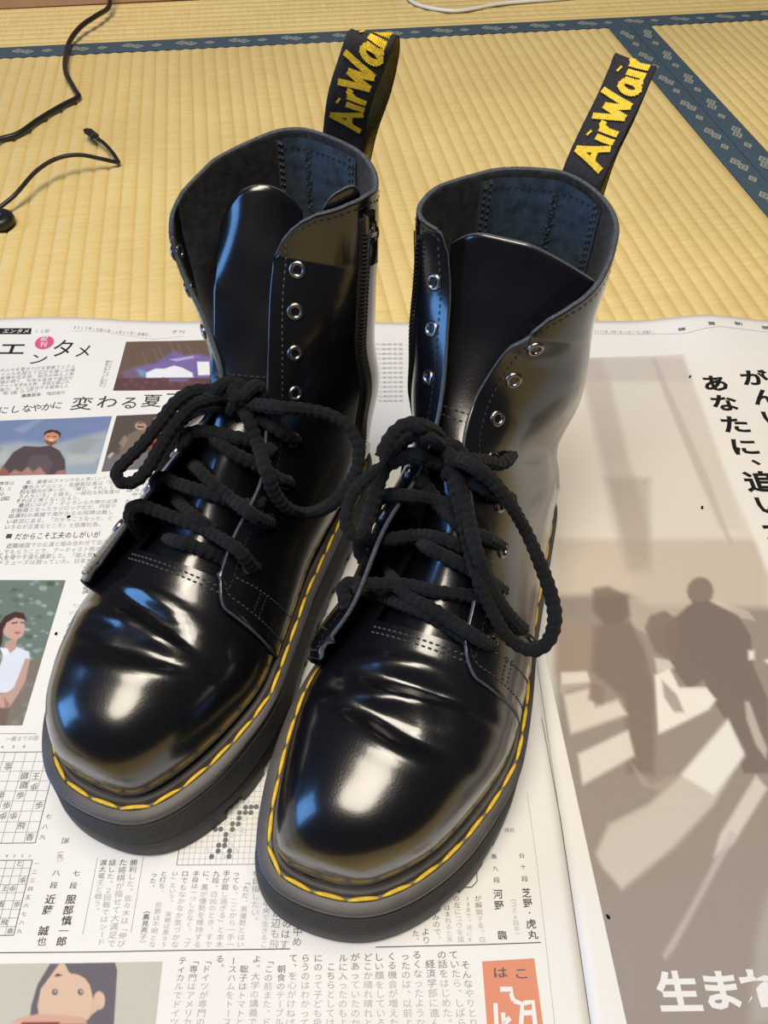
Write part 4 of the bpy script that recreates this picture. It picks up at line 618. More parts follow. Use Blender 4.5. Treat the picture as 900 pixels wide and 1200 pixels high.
 ('printed_photo',[(-362.1,248.0),(-306.5,247.8),(-307.9,148.3),(-350.4,148.6)],0.55,(112,126,118),[([(-343.6,191.0),(-305.9,190.8),(-307.6,147.3),(-330.3,147.5)],(132,118,108),3.0,0.9),([(-330.7,215.9),(-331.0,215.1),(-332.0,214.8),(-333.2,215.1),(-333.9,215.9),(-333.7,216.7),(-332.6,217.0),(-331.4,216.7)],(190,202,206),0.8,0.55),([(-319.5,213.8),(-319.9,212.8),(-321.2,212.4),(-322.7,212.8),(-323.6,213.8),(-323.3,214.8),(-322.0,215.3),(-320.4,214.8)],(100,118,104),0.8,0.55),([(-333.6,233.8),(-334.0,232.4),(-335.8,231.8),(-338.0,232.4),(-339.3,233.8),(-338.9,235.3),(-337.0,235.9),(-334.8,235.3)],(100,118,104),0.8,0.55),([(-317.5,215.6),(-317.8,214.7),(-318.8,214.4),(-320.1,214.7),(-320.8,215.6),(-320.5,216.4),(-319.5,216.7),(-318.2,216.4)],(150,170,165),0.8,0.55),([(-336.3,238.8),(-336.7,237.3),(-338.5,236.8),(-340.5,237.4),(-341.7,238.8),(-341.4,240.2),(-339.6,240.8),(-337.5,240.2)],(100,118,104),0.8,0.55),([(-307.8,208.7),(-307.9,208.2),(-308.6,208.0),(-309.3,208.2),(-309.7,208.7),(-309.6,209.2),(-308.9,209.4),(-308.2,209.2)],(190,202,206),0.8,0.55),([(-334.5,202.8),(-334.8,201.6),(-336.4,201.1),(-338.3,201.6),(-339.3,202.8),(-339.0,204.0),(-337.4,204.5),(-335.5,204.0)],(84,100,88),0.8,0.55),([(-317.0,206.1),(-317.4,204.8),(-319.1,204.3),(-321.0,204.9),(-322.1,206.1),(-321.7,207.4),(-320.0,207.9),(-318.1,207.4)],(70,84,74),0.8,0.55),([(-307.9,222.5),(-308.3,221.4),(-309.8,220.9),(-311.6,221.4),(-312.5,222.5),(-312.2,223.7),(-310.7,224.2),(-308.9,223.7)],(190,202,206),0.8,0.55),([(-315.1,194.3),(-315.5,193.1),(-317.1,192.6),(-319.0,193.1),(-320.1,194.3),(-319.7,195.6),(-318.0,196.1),(-316.1,195.6)],(176,190,190),0.8,0.55),([(-340.5,218.7),(-340.7,218.1),(-341.6,217.8),(-342.6,218.1),(-343.2,218.8),(-343.0,219.5),(-342.1,219.7),(-341.1,219.4)],(70,84,74),0.8,0.55),([(-321.1,211.2),(-321.3,210.5),(-322.2,210.2),(-323.3,210.5),(-323.9,211.3),(-323.7,212.0),(-322.8,212.3),(-321.7,212.0)],(190,202,206),0.8,0.55),([(-304.3,214.1),(-304.6,213.2),(-305.8,212.8),(-307.3,213.2),(-308.1,214.1),(-307.7,215.1),(-306.5,215.5),(-305.1,215.1)],(100,118,104),0.8,0.55),([(-310.0,196.0),(-310.4,194.9),(-311.7,194.5),(-313.4,194.9),(-314.3,196.0),(-313.9,197.0),(-312.5,197.5),(-310.9,197.0)],(176,190,190),0.8,0.55),([(-297.4,191.3),(-297.8,190.3),(-299.1,189.8),(-300.7,190.3),(-301.6,191.3),(-301.3,192.3),(-299.9,192.7),(-298.3,192.3)],(150,170,165),0.8,0.55),([(-313.7,228.4),(-314.0,227.4),(-315.3,227.0),(-316.8,227.4),(-317.6,228.4),(-317.3,229.4),(-316.0,229.8),(-314.5,229.4)],(190,202,206),0.8,0.55),([(-314.3,206.4),(-314.5,205.7),(-315.3,205.5),(-316.2,205.8),(-316.8,206.4),(-316.6,207.0),(-315.7,207.3),(-314.8,207.0)],(190,202,206),0.8,0.55),([(-336.1,240.4),(-336.3,239.4),(-337.5,239.0),(-338.9,239.4),(-339.8,240.4),(-339.5,241.4),(-338.3,241.8),(-336.9,241.3)],(70,84,74),0.8,0.55),([(-303.7,242.5),(-304.2,241.2),(-305.8,240.6),(-307.7,241.2),(-308.8,242.5),(-308.3,243.8),(-306.7,244.3),(-304.8,243.8)],(100,118,104),0.8,0.55),([(-309.7,246.6),(-309.9,245.7),(-311.1,245.3),(-312.4,245.7),(-313.2,246.6),(-312.9,247.6),(-311.7,247.9),(-310.4,247.5)],(100,118,104),0.8,0.55),([(-310.0,245.2),(-310.4,244.0),(-311.8,243.6),(-313.4,244.1),(-314.3,245.2),(-313.9,246.3),(-312.5,246.7),(-310.9,246.3)],(176,190,190),0.8,0.55),([(-323.7,213.5),(-324.0,212.5),(-325.3,212.2),(-326.7,212.6),(-327.6,213.5),(-327.3,214.5),(-326.0,214.9),(-324.5,214.5)],(84,100,88),0.8,0.55),([(-312.7,191.0),(-312.9,190.3),(-313.8,190.0),(-314.9,190.3),(-315.5,191.0),(-315.3,191.7),(-314.4,191.9),(-313.3,191.7)],(176,190,190),0.8,0.55),([(-335.4,216.4),(-335.8,215.1),(-337.5,214.5),(-339.6,215.1),(-340.8,216.4),(-340.4,217.8),(-338.6,218.4),(-336.5,217.8)],(100,118,104),0.8,0.55),([(-332.3,232.1),(-332.6,231.0),(-334.1,230.5),(-335.8,231.0),(-336.8,232.1),(-336.4,233.3),(-335.0,233.8),(-333.2,233.3)],(84,100,88),0.8,0.55),([(-320.2,193.1),(-320.6,191.9),(-322.2,191.4),(-324.2,191.9),(-325.3,193.1),(-324.9,194.4),(-323.2,194.9),(-321.3,194.4)],(100,118,104),0.8,0.55),([(-319.8,197.9),(-320.1,197.1),(-321.1,196.8),(-322.3,197.1),(-323.0,197.9),(-322.7,198.7),(-321.7,199.0),(-320.5,198.7)],(190,202,206),0.8,0.55),([(-317.0,241.6),(-317.4,240.2),(-319.3,239.6),(-321.5,240.2),(-322.7,241.7),(-322.2,243.1),(-320.4,243.7),(-318.2,243.1)],(190,202,206),0.8,0.55),([(-327.2,210.8),(-327.6,209.7),(-329.0,209.3),(-330.7,209.7),(-331.7,210.9),(-331.4,212.0),(-329.9,212.4),(-328.2,212.0)],(84,100,88),0.8,0.55),([(-326.7,232.4),(-326.9,231.6),(-327.9,231.3),(-329.0,231.6),(-329.7,232.4),(-329.4,233.2),(-328.5,233.5),(-327.3,233.2)],(84,100,88),0.8,0.55),([(-342.2,223.3),(-342.5,222.3),(-343.8,221.9),(-345.4,222.3),(-346.3,223.3),(-346.0,224.3),(-344.7,224.8),(-343.1,224.3)],(176,190,190),0.8,0.55),([(-324.5,213.4),(-324.7,212.8),(-325.4,212.6),(-326.3,212.8),(-326.8,213.4),(-326.6,213.9),(-325.9,214.2),(-325.0,213.9)],(70,84,74),0.8,0.55),([(-314.5,220.3),(-314.8,219.2),(-316.2,218.7),(-317.9,219.2),(-318.9,220.3),(-318.5,221.4),(-317.1,221.9),(-315.4,221.4)],(84,100,88),0.8,0.55),([(-318.4,231.2),(-318.7,230.2),(-319.9,229.8),(-321.4,230.2),(-322.2,231.2),(-321.9,232.1),(-320.7,232.5),(-319.2,232.1)],(190,202,206),0.8,0.55),([(-335.1,208.6),(-335.5,207.2),(-337.3,206.7),(-339.3,207.2),(-340.5,208.6),(-340.1,209.9),(-338.4,210.5),(-336.3,209.9)],(84,100,88),0.8,0.55),([(-317.1,230.0),(-317.4,228.9),(-318.8,228.5),(-320.3,228.9),(-321.2,230.0),(-320.9,231.1),(-319.5,231.5),(-318.0,231.1)],(150,170,165),0.8,0.55),([(-328.9,229.2),(-329.2,228.4),(-330.2,228.1),(-331.4,228.4),(-332.1,229.2),(-331.9,230.0),(-330.9,230.4),(-329.6,230.0)],(190,202,206),0.8,0.55),([(-326.3,202.4),(-326.5,201.9),(-327.2,201.7),(-328.0,201.9),(-328.4,202.4),(-328.3,202.9),(-327.6,203.1),(-326.8,202.9)],(176,190,190),0.8,0.55),([(-297.6,208.0),(-297.8,207.4),(-298.5,207.2),(-299.4,207.4),(-299.8,208.0),(-299.6,208.5),(-298.9,208.8),(-298.1,208.5)],(190,202,206),0.8,0.55),([(-327.6,201.5),(-327.8,200.9),(-328.7,200.6),(-329.6,200.9),(-330.2,201.5),(-330.0,202.2),(-329.2,202.4),(-328.2,202.1)],(150,170,165),0.8,0.55),([(-310.7,209.9),(-310.9,209.4),(-311.6,209.2),(-312.4,209.4),(-312.8,209.9),(-312.7,210.5),(-312.0,210.7),(-311.2,210.4)],(190,202,206),0.8,0.55),([(-329.5,228.0),(-329.9,226.7),(-331.5,226.2),(-333.5,226.7),(-334.6,228.0),(-334.2,229.3),(-332.5,229.8),(-330.6,229.3)],(100,118,104),0.8,0.55),([(-300.9,192.9),(-301.0,192.4),(-301.7,192.2),(-302.4,192.4),(-302.9,192.9),(-302.7,193.4),(-302.0,193.6),(-301.3,193.4)],(70,84,74),0.8,0.55),([(-307.9,197.0),(-308.2,196.2),(-309.3,195.8),(-310.6,196.2),(-311.3,197.0),(-311.0,197.9),(-309.9,198.2),(-308.6,197.8)],(150,170,165),0.8,0.55),([(-313.3,245.8),(-313.8,244.3),(-315.6,243.7),(-317.8,244.3),(-319.0,245.8),(-318.5,247.3),(-316.7,247.9),(-314.5,247.3)],(84,100,88),0.8,0.55),([(-302.4,199.5),(-302.6,198.9),(-303.4,198.7),(-304.3,198.9),(-304.8,199.5),(-304.6,200.1),(-303.9,200.3),(-302.9,200.1)],(84,100,88),0.8,0.55),([(-322.6,200.2),(-322.7,199.7),(-323.4,199.5),(-324.1,199.7),(-324.6,200.2),(-324.4,200.7),(-323.8,200.9),(-323.0,200.7)],(190,202,206),0.8,0.55),([(-332.9,240.1),(-333.1,239.3),(-334.0,239.0),(-335.2,239.3),(-335.8,240.1),(-335.6,240.8),(-334.6,241.1),(-333.5,240.8)],(84,100,88),0.8,0.55),([(-319.7,210.8),(-320.0,210.1),(-320.9,209.8),(-322.0,210.1),(-322.6,210.8),(-322.4,211.5),(-321.4,211.8),(-320.3,211.5)],(190,202,206),0.8,0.55),([(-318.1,195.1),(-318.3,194.6),(-319.0,194.4),(-319.9,194.6),(-320.4,195.1),(-320.2,195.7),(-319.5,195.9),(-318.6,195.7)],(176,190,190),0.8,0.55),([(-315.6,199.9),(-316.0,198.9),(-317.3,198.5),(-318.8,198.9),(-319.7,199.9),(-319.4,200.9),(-318.1,201.3),(-316.5,200.9)],(190,202,206),0.8,0.55),([(-315.2,193.5),(-315.6,192.3),(-317.3,191.8),(-319.3,192.3),(-320.4,193.6),(-320.0,194.8),(-318.3,195.4),(-316.3,194.8)],(150,170,165),0.8,0.55),([(-340.3,220.9),(-340.6,219.7),(-342.2,219.3),(-344.0,219.8),(-345.0,220.9),(-344.6,222.1),(-343.1,222.6),(-341.3,222.1)],(70,84,74),0.8,0.55),([(-322.5,230.6),(-322.8,229.8),(-323.8,229.5),(-325.0,229.8),(-325.7,230.6),(-325.4,231.4),(-324.4,231.7),(-323.2,231.4)],(150,170,165),0.8,0.55),([(-298.4,198.4),(-298.8,197.1),(-300.6,196.6),(-302.6,197.1),(-303.8,198.4),(-303.3,199.8),(-301.5,200.3),(-299.5,199.8)],(176,190,190),0.8,0.55),([(-312.2,245.1),(-312.7,243.7),(-314.4,243.1),(-316.5,243.7),(-317.7,245.1),(-317.2,246.5),(-315.4,247.1),(-313.4,246.5)],(70,84,74),0.8,0.55),([(-323.2,235.9),(-323.6,234.6),(-325.3,234.0),(-327.3,234.6),(-328.5,235.9),(-328.1,237.3),(-326.3,237.9),(-324.3,237.3)],(100,118,104),0.8,0.55),([(-323.5,247.1),(-323.9,245.8),(-325.4,245.3),(-327.3,245.8),(-328.3,247.1),(-327.9,248.4),(-326.4,248.9),(-324.5,248.3)],(150,170,165),0.8,0.55),([(-324.7,233.5),(-324.8,233.1),(-325.4,232.9),(-326.1,233.1),(-326.5,233.5),(-326.4,234.0),(-325.8,234.2),(-325.1,234.0)],(190,202,206),0.8,0.55),([(-316.8,194.1),(-317.1,193.2),(-318.4,192.8),(-320.0,193.2),(-320.8,194.2),(-320.5,195.1),(-319.2,195.5),(-317.7,195.1)],(84,100,88),0.8,0.55),([(-328.6,192.4),(-328.8,191.5),(-330.0,191.2),(-331.5,191.6),(-332.3,192.5),(-332.0,193.4),(-330.8,193.7),(-329.4,193.4)],(176,190,190),0.8,0.55),([(-331.0,236.0),(-331.3,235.0),(-332.5,234.6),(-334.0,235.0),(-334.9,236.0),(-334.6,237.0),(-333.3,237.4),(-331.8,237.0)],(176,190,190),0.8,0.55),([(-328.7,202.2),(-329.1,200.9),(-330.8,200.4),(-332.7,200.9),(-333.9,202.2),(-333.5,203.5),(-331.8,204.0),(-329.8,203.5)],(150,170,165),0.8,0.55),([(-312.7,247.4),(-313.1,246.3),(-314.5,245.8),(-316.2,246.3),(-317.1,247.4),(-316.7,248.5),(-315.3,249.0),(-313.7,248.5)],(100,118,104),0.8,0.55),([(-343.6,231.7),(-343.8,231.0),(-344.7,230.7),(-345.8,231.0),(-346.4,231.7),(-346.2,232.4),(-345.3,232.7),(-344.2,232.4)],(190,202,206),0.8,0.55),([(-326.3,244.8),(-326.5,244.0),(-327.6,243.7),(-328.7,244.0),(-329.4,244.8),(-329.2,245.6),(-328.2,245.9),(-327.0,245.6)],(176,190,190),0.8,0.55),([(-301.4,202.9),(-301.6,202.5),(-302.2,202.3),(-302.9,202.5),(-303.3,202.9),(-303.2,203.4),(-302.5,203.6),(-301.8,203.4)],(176,190,190),0.8,0.55),([(-330.3,192.3),(-330.7,191.1),(-332.3,190.6),(-334.1,191.1),(-335.2,192.3),(-334.8,193.5),(-333.3,194.0),(-331.4,193.5)],(176,190,190),0.8,0.55),([(-320.0,218.9),(-320.2,218.4),(-320.9,218.1),(-321.8,218.4),(-322.3,219.0),(-322.1,219.6),(-321.4,219.8),(-320.5,219.5)],(176,190,190),0.8,0.55),([(-323.8,210.1),(-324.2,209.1),(-325.4,208.7),(-327.0,209.1),(-327.8,210.1),(-327.5,211.1),(-326.2,211.5),(-324.7,211.1)],(84,100,88),0.8,0.55),([(-310.0,149.7),(-310.4,148.6),(-312.0,148.1),(-313.9,148.6),(-314.9,149.7),(-314.5,150.8),(-312.9,151.3),(-311.0,150.8)],(150,148,146),1.25,0.35),([(-313.0,171.7),(-313.5,170.5),(-315.1,170.1),(-317.1,170.5),(-318.1,171.7),(-317.7,172.9),(-316.0,173.4),(-314.1,172.9)],(150,148,146),1.25,0.35),([(-316.5,156.4),(-316.9,155.2),(-318.5,154.8),(-320.4,155.3),(-321.5,156.4),(-321.1,157.5),(-319.5,158.0),(-317.6,157.5)],(150,148,146),1.25,0.35),([(-303.3,160.2),(-303.7,159.1),(-305.4,158.7),(-307.3,159.1),(-308.3,160.3),(-307.9,161.4),(-306.2,161.9),(-304.3,161.4)],(150,148,146),1.25,0.35),([(-317.7,163.0),(-318.1,161.9),(-319.7,161.5),(-321.7,161.9),(-322.7,163.1),(-322.3,164.2),(-320.7,164.7),(-318.7,164.2)],(150,148,146),1.25,0.35),([(-306.1,160.9),(-306.5,159.8),(-308.2,159.3),(-310.1,159.8),(-311.1,160.9),(-310.7,162.1),(-309.0,162.5),(-307.1,162.0)],(150,148,146),1.25,0.35),([(-309.8,173.9),(-310.2,172.7),(-311.9,172.3),(-313.9,172.7),(-314.9,173.9),(-314.5,175.1),(-312.8,175.6),(-310.9,175.1)],(150,148,146),1.25,0.35),([(-305.1,173.6),(-305.6,172.4),(-307.3,172.0),(-309.2,172.5),(-310.3,173.6),(-309.8,174.8),(-308.1,175.3),(-306.2,174.8)],(150,148,146),1.25,0.35),([(-305.0,155.3),(-305.5,154.2),(-307.1,153.8),(-309.0,154.3),(-310.0,155.4),(-309.6,156.5),(-307.9,156.9),(-306.1,156.5)],(150,148,146),1.25,0.35),([(-309.3,150.6),(-309.7,149.5),(-311.4,149.1),(-313.3,149.5),(-314.3,150.6),(-313.9,151.7),(-312.2,152.2),(-310.4,151.7)],(150,148,146),1.25,0.35),([(-314.0,174.6),(-314.5,173.4),(-316.1,172.9),(-318.1,173.4),(-319.1,174.6),(-318.7,175.8),(-317.0,176.3),(-315.1,175.8)],(150,148,146),1.25,0.35),([(-315.9,168.0),(-316.3,166.8),(-317.9,166.4),(-319.9,166.8),(-320.9,168.0),(-320.5,169.2),(-318.9,169.6),(-316.9,169.1)],(150,148,146),1.25,0.35),([(-305.4,154.3),(-305.8,153.2),(-307.5,152.7),(-309.4,153.2),(-310.4,154.3),(-310.0,155.4),(-308.3,155.9),(-306.4,155.4)],(150,148,146),1.25,0.35),([(-316.8,171.6),(-317.2,170.5),(-318.9,170.0),(-320.8,170.5),(-321.9,171.7),(-321.5,172.8),(-319.8,173.3),(-317.8,172.8)],(150,148,146),1.25,0.35),([(-318.9,166.5),(-319.4,165.4),(-321.0,164.9),(-322.9,165.4),(-324.0,166.6),(-323.6,167.7),(-321.9,168.2),(-320.0,167.7)],(150,148,146),1.25,0.35),([(-300.2,160.4),(-300.6,159.3),(-302.3,158.8),(-304.2,159.3),(-305.2,160.4),(-304.8,161.6),(-303.1,162.0),(-301.2,161.6)],(150,148,146),1.25,0.35),([(-331.8,186.4),(-331.6,200.3),(-325.0,199.1),(-316.6,195.5),(-314.5,190.9),(-315.0,181.8),(-317.3,175.1),(-315.4,168.5),(-330.7,168.6),(-336.0,186.4)],(222,226,236),0.6,1),([(-317.5,190.9),(-314.7,190.9),(-313.5,176.2),(-315.4,168.5),(-318.1,159.9),(-322.8,158.9),(-325.0,166.4),(-319.4,171.8),(-318.5,179.5)],(196,160,146),0.6,1),([(-328.3,167.5),(-323.6,168.5),(-318.6,165.3),(-320.8,158.9),(-326.1,160.0)],(200,160,146),0.6,1),([(-323.9,166.4),(-318.4,161.0),(-320.8,158.9)],(160,110,100),0.4,0.7),([(-327.8,158.9),(-317.8,158.8),(-317.5,147.4),(-326.4,147.4)],(120,100,90),1.0,0.9),([(-333.0,201.5),(-326.9,206.2),(-325.2,197.9),(-327.9,194.4),(-333.1,198.0)],(190,155,145),0.5,1),([(-337.8,212.3),(-337.2,219.7),(-332.1,220.9),(-326.0,218.4),(-322.9,211.0),(-323.7,206.2),(-326.7,203.6),(-331.9,205.1),(-335.6,207.5)],(206,166,152),0.4,1),([(-338.3,198.0),(-340.8,213.5),(-338.6,220.9),(-333.0,224.0),(-327.2,222.8),(-323.5,217.2),(-326.0,218.4),(-331.8,219.7),(-336.1,216.0),(-336.9,211.1),(-335.1,202.7),(-335.2,198.0)],(72,50,48),0.5,1),([(-332.9,216.0),(-329.3,216.6),(-329.1,215.7),(-332.4,215.0)],(70,45,45),0.2,0.8),([(-327.4,216.6),(-325.0,216.2),(-324.9,215.4),(-327.2,215.7)],(70,45,45),0.2,0.8),([(-329.8,208.9),(-327.3,209.6),(-325.0,208.9),(-326.9,207.7)],(178,88,88),0.25,0.9),([(-335.4,198.6),(-330.4,197.9),(-327.9,194.4),(-331.6,192.7)],(235,236,242),0.4,1)],'printed photo of a woman in a white blouse before green leaves'),
 ('printed_illustration',[(-302.1,27.9),(-206.6,27.9),(-205.8,2.2),(-302.2,3.5)],0.45,(202,196,184),[([(-264.6,0.7),(-265.8,10.6),(-265.1,19.0),(-261.3,27.6),(-229.9,27.9),(-228.1,24.6),(-225.2,1.8),(-237.0,0.4)],(112,104,112),0.25,1),([(-261.3,6.4),(-262.9,10.5),(-263.1,17.2),(-260.0,22.3),(-256.8,27.7),(-254.2,27.7),(-251.3,24.0),(-243.9,22.2),(-240.1,18.7),(-237.5,13.5),(-236.5,6.9),(-237.9,4.4),(-259.4,4.7)],(222,190,166),0.25,1),([(-231.4,12.2),(-231.3,10.6),(-231.8,9.3),(-232.8,8.6),(-234.1,8.6),(-235.3,9.3),(-236.4,10.6),(-237.0,12.3),(-237.1,13.9),(-236.6,15.2),(-235.6,16.0),(-234.4,15.9),(-233.1,15.2),(-232.0,13.9)],(222,190,166),0.25,1),([(-238.3,12.7),(-235.0,13.5),(-232.3,10.1),(-236.4,6.5)],(218,186,160),0.25,1),([(-254.2,27.7),(-249.6,23.1),(-248.2,24.6),(-244.7,22.2),(-241.0,20.4),(-238.7,16.9),(-235.5,16.1),(-236.7,26.4)],(112,104,112),0.2,1),([(-254.7,15.9),(-254.7,15.3),(-254.9,14.9),(-255.4,14.7),(-256.0,14.7),(-256.7,14.9),(-257.2,15.4),(-257.4,15.9),(-257.4,16.4),(-257.1,16.9),(-256.7,17.1),(-256.0,17.1),(-255.4,16.9),(-254.9,16.4)],(110,100,100),0.15,1),([(-242.4,15.7),(-242.4,15.2),(-242.7,14.7),(-243.2,14.5),(-243.8,14.5),(-244.4,14.8),(-244.9,15.2),(-245.2,15.8),(-245.2,16.3),(-244.9,16.7),(-244.4,17.0),(-243.8,17.0),(-243.2,16.7),(-242.7,16.3)],(110,100,100),0.15,1),([(-255.3,16.0),(-255.4,15.7),(-255.7,15.5),(-256.2,15.7),(-256.5,16.1),(-256.4,16.4),(-256.0,16.6),(-255.5,16.4)],(205,198,192),0.15,1),([(-242.9,15.9),(-243.0,15.5),(-243.4,15.3),(-243.9,15.5),(-244.1,15.9),(-244.1,16.3),(-243.7,16.5),(-243.2,16.3)],(205,198,192),0.15,1),([(-258.2,22.5),(-256.7,23.5),(-254.3,22.8),(-256.1,22.3)],(98,66,60),0.15,1),([(-273.6,3.4),(-270.4,5.7),(-262.0,7.2),(-250.1,6.6),(-240.1,5.7),(-237.6,3.0)],(214,170,150),0.5,1),([(-268.4,4.0),(-250.5,3.9),(-252.0,2.2),(-268.5,2.4)],(140,66,62),0.3,1)],'printed drawing of a girl with long dark hair'),
 ('printed_panel',[(-49.4,26.2),(-23.4,27.2),(-22.8,-0.1),(-49.5,0.2)],1.2,(226,148,118),[],'orange title panel'),
 ('printed_badge',[(-424.3,501.7),(-395.3,500.9),(-394.3,493.6),(-422.9,494.3)],1.2,(40,36,34),[],'black heading strip'),
 ('advert_print',[(-10.2,465.2),(263.0,478.4),(129.7,-2.0),(17.0,-0.6)],1.5,(226,217,208),[([(67.9,471.3),(166.8,468.9),(166.2,441.1),(62.9,440.9)],(196,185,175),4.0,0.55),([(57.0,455.8),(71.6,432.1),(66.1,289.4),(76.3,210.9),(9.1,211.2),(44.4,455.8)],(236,226,213),2.0,0.8),([(73.2,465.1),(73.2,406.6),(73.2,334.8),(74.0,268.4),(87.6,260.2),(94.3,289.4),(93.1,359.2),(95.9,441.0),(92.8,468.4)],(192,179,168),4.5,0.6),([(139.7,469.8),(164.7,469.0),(163.9,432.4),(162.3,354.4),(161.5,289.4),(143.8,289.4),(139.6,369.5),(139.3,432.4)],(215,204,196),2.5,0.5),([(136.5,469.9),(140.7,469.8),(144.0,418.1),(148.9,346.9),(150.6,276.6),(147.1,276.6),(141.3,346.9),(137.2,423.7)],(187,175,166),1.25,0.5),([(26.1,280.5),(176.3,280.3),(156.4,219.2),(16.8,219.7)],(192,173,154),4.5,0.55),([(71.7,336.6),(105.1,336.6),(86.1,253.8),(70.9,253.8)],(173,160,150),4.5,0.5),([(19.1,234.6),(67.2,236.3),(80.0,226.9),(239.9,222.6),(125.4,-45.3),(-23.3,-43.2)],(154,141,132),4.5,0.92),([(66.4,232.5),(104.4,232.4),(102.0,223.1),(75.0,205.2),(63.8,212.3)],(208,194,180),2.0,0.6),([(123.7,230.5),(144.5,222.9),(147.1,215.6),(130.3,219.3)],(225,215,206),1.0,0.5),([(55.1,242.1),(66.8,234.4),(65.3,219.6),(57.4,212.3),(47.7,212.4),(41.7,223.3),(44.8,240.2)],(124,110,100),2.5,0.75),([(38.1,212.4),(64.6,215.9),(69.5,194.7),(69.6,168.2),(57.8,117.4),(42.2,117.5),(50.1,161.9),(32.5,181.4)],(134,118,108),2.5,0.8),([(16.8,219.7),(41.3,212.4),(31.9,178.1),(10.5,178.3)],(171,150,134),4.0,0.7),([(125.6,238.1),(123.4,233.3),(119.9,229.6),(115.8,227.6),(111.8,227.6),(108.9,229.6),(107.4,233.4),(107.7,238.1),(109.8,242.9),(113.4,246.7),(117.6,248.9),(121.6,248.9),(124.6,246.7),(126.0,242.8)],(140,126,116),0.8,0.95),([(110.5,230.5),(120.4,230.5),(136.8,219.3),(140.5,204.9),(135.6,184.2),(137.6,161.4),(123.1,116.9),(108.9,117.0),(108.9,146.1),(102.2,164.8),(101.8,174.5),(90.9,168.1),(85.0,181.2),(83.0,205.1),(94.1,217.6)],(130,117,110),1.3,0.97),([(78.3,219.5),(88.9,223.1),(96.9,215.8),(85.8,184.5),(75.8,194.7),(73.0,210.5)],(136,122,114),1.5,0.9),([(13.8,179.9),(30.1,180.6),(31.1,173.2),(11.8,166.9)],(242,232,220),1.25,0.9),([(13.0,165.3),(30.5,170.0),(31.2,157.4),(45.6,162.0),(49.6,152.6),(13.5,140.8)],(242,232,220),2.0,0.8),([(12.6,172.1),(31.1,173.6),(30.5,170.0),(11.8,167.2)],(185,167,154),1.0,0.8),([(31.1,173.2),(39.6,170.0),(35.9,158.9),(27.5,162.1)],(150,130,116),1.5,0.8),([(71.9,177.9),(82.3,182.8),(85.2,169.7),(94.4,169.7),(102.0,169.6),(105.8,161.6),(99.6,155.4),(76.0,144.8),(65.3,140.4)],(246,240,234),1.0,0.95),([(75.7,174.6),(82.5,164.9),(84.2,153.9),(78.2,154.0),(74.5,163.4)],(162,150,142),1.25,0.8),([(74.6,189.6),(83.5,187.9),(85.4,182.8),(73.8,179.6)],(225,217,208),1.0,0.8),([(15.6,129.0),(48.2,143.3),(48.7,127.8),(15.3,111.3)],(234,226,217),1.5,0.9),([(16.1,75.1),(26.1,90.1),(50.1,100.3),(72.5,116.3),(109.4,149.0),(113.2,129.2),(86.8,99.9),(59.2,78.0),(26.6,57.5),(18.4,68.6)],(215,206,197),2.0,0.85),([(72.5,116.3),(109.4,149.0),(112.7,127.3),(88.3,105.3),(75.8,114.4)],(242,237,232),1.75,0.9),([(115.8,116.0),(120.0,108.6),(91.7,79.3),(79.2,72.9),(86.0,84.4)],(225,217,210),1.25,0.85),([(91.9,86.1),(95.0,84.3),(47.4,30.5),(41.3,25.6),(41.0,27.8),(60.7,49.5)],(199,188,180),1.1,0.8),([(120.1,123.4),(125.2,115.9),(134.0,87.4),(153.7,142.6),(130.1,142.8)],(132,119,112),2.0,0.9),([(100.8,52.1),(106.2,58.2),(123.6,58.1),(102.4,-1.3),(75.7,-1.0),(89.6,32.9)],(187,178,170),3.5,0.7),([(44.5,125.9),(54.4,111.0),(66.9,116.4),(72.5,116.3),(59.1,107.3),(48.8,111.0)],(185,171,160),1.5,0.6),([(122.7,160.2),(125.7,160.2),(126.2,142.8),(127.3,131.0),(124.5,125.3),(121.2,133.0),(120.3,148.9)],(208,196,187),1.1,0.8),([(135.7,194.4),(139.6,194.4),(137.7,188.4),(133.6,187.6)],(247,247,242),0.75,0.9),([(143.7,187.6),(147.9,188.4),(145.8,184.2)],(247,247,242),0.75,0.9),([(164.7,469.0),(165.3,406.9),(164.2,334.8),(166.6,282.9),(167.1,252.1),(201.1,252.0),(330.7,487.8),(168.3,484.8)],(242,236,231),3.0,1)],'pale brown advert picture of walkers and long shadows'),
]
TOP_EDGE = [
 (-426.4,514.4),
 (-381.1,512.0),
 (-352.4,515.4),
 (-323.6,515.8),
 (-293.6,513.0),
 (-278.6,512.2),
 (-98.9,514.9),
 (-68.6,516.3),
 (99.6,518.9),
 (145.3,519.4),
 (174.2,517.3),
 (197.1,519.8),
 (212.7,519.0),
 (253.3,518.8),
]
BADGE = [
 (-373.0,486.4),
 (-372.4,484.4),
 (-372.4,482.3),
 (-373.0,480.3),
 (-374.0,478.6),
 (-375.5,477.1),
 (-377.3,476.1),
 (-379.3,475.6),
 (-381.3,475.7),
 (-383.3,476.3),
 (-385.1,477.3),
 (-386.6,478.8),
 (-387.6,480.6),
 (-388.2,482.6),
 (-388.2,484.7),
 (-387.7,486.7),
 (-386.7,488.5),
 (-385.2,489.9),
 (-383.4,490.9),
 (-381.4,491.4),
 (-379.3,491.4),
 (-377.3,490.8),
 (-375.5,489.7),
 (-374.0,488.2),
]
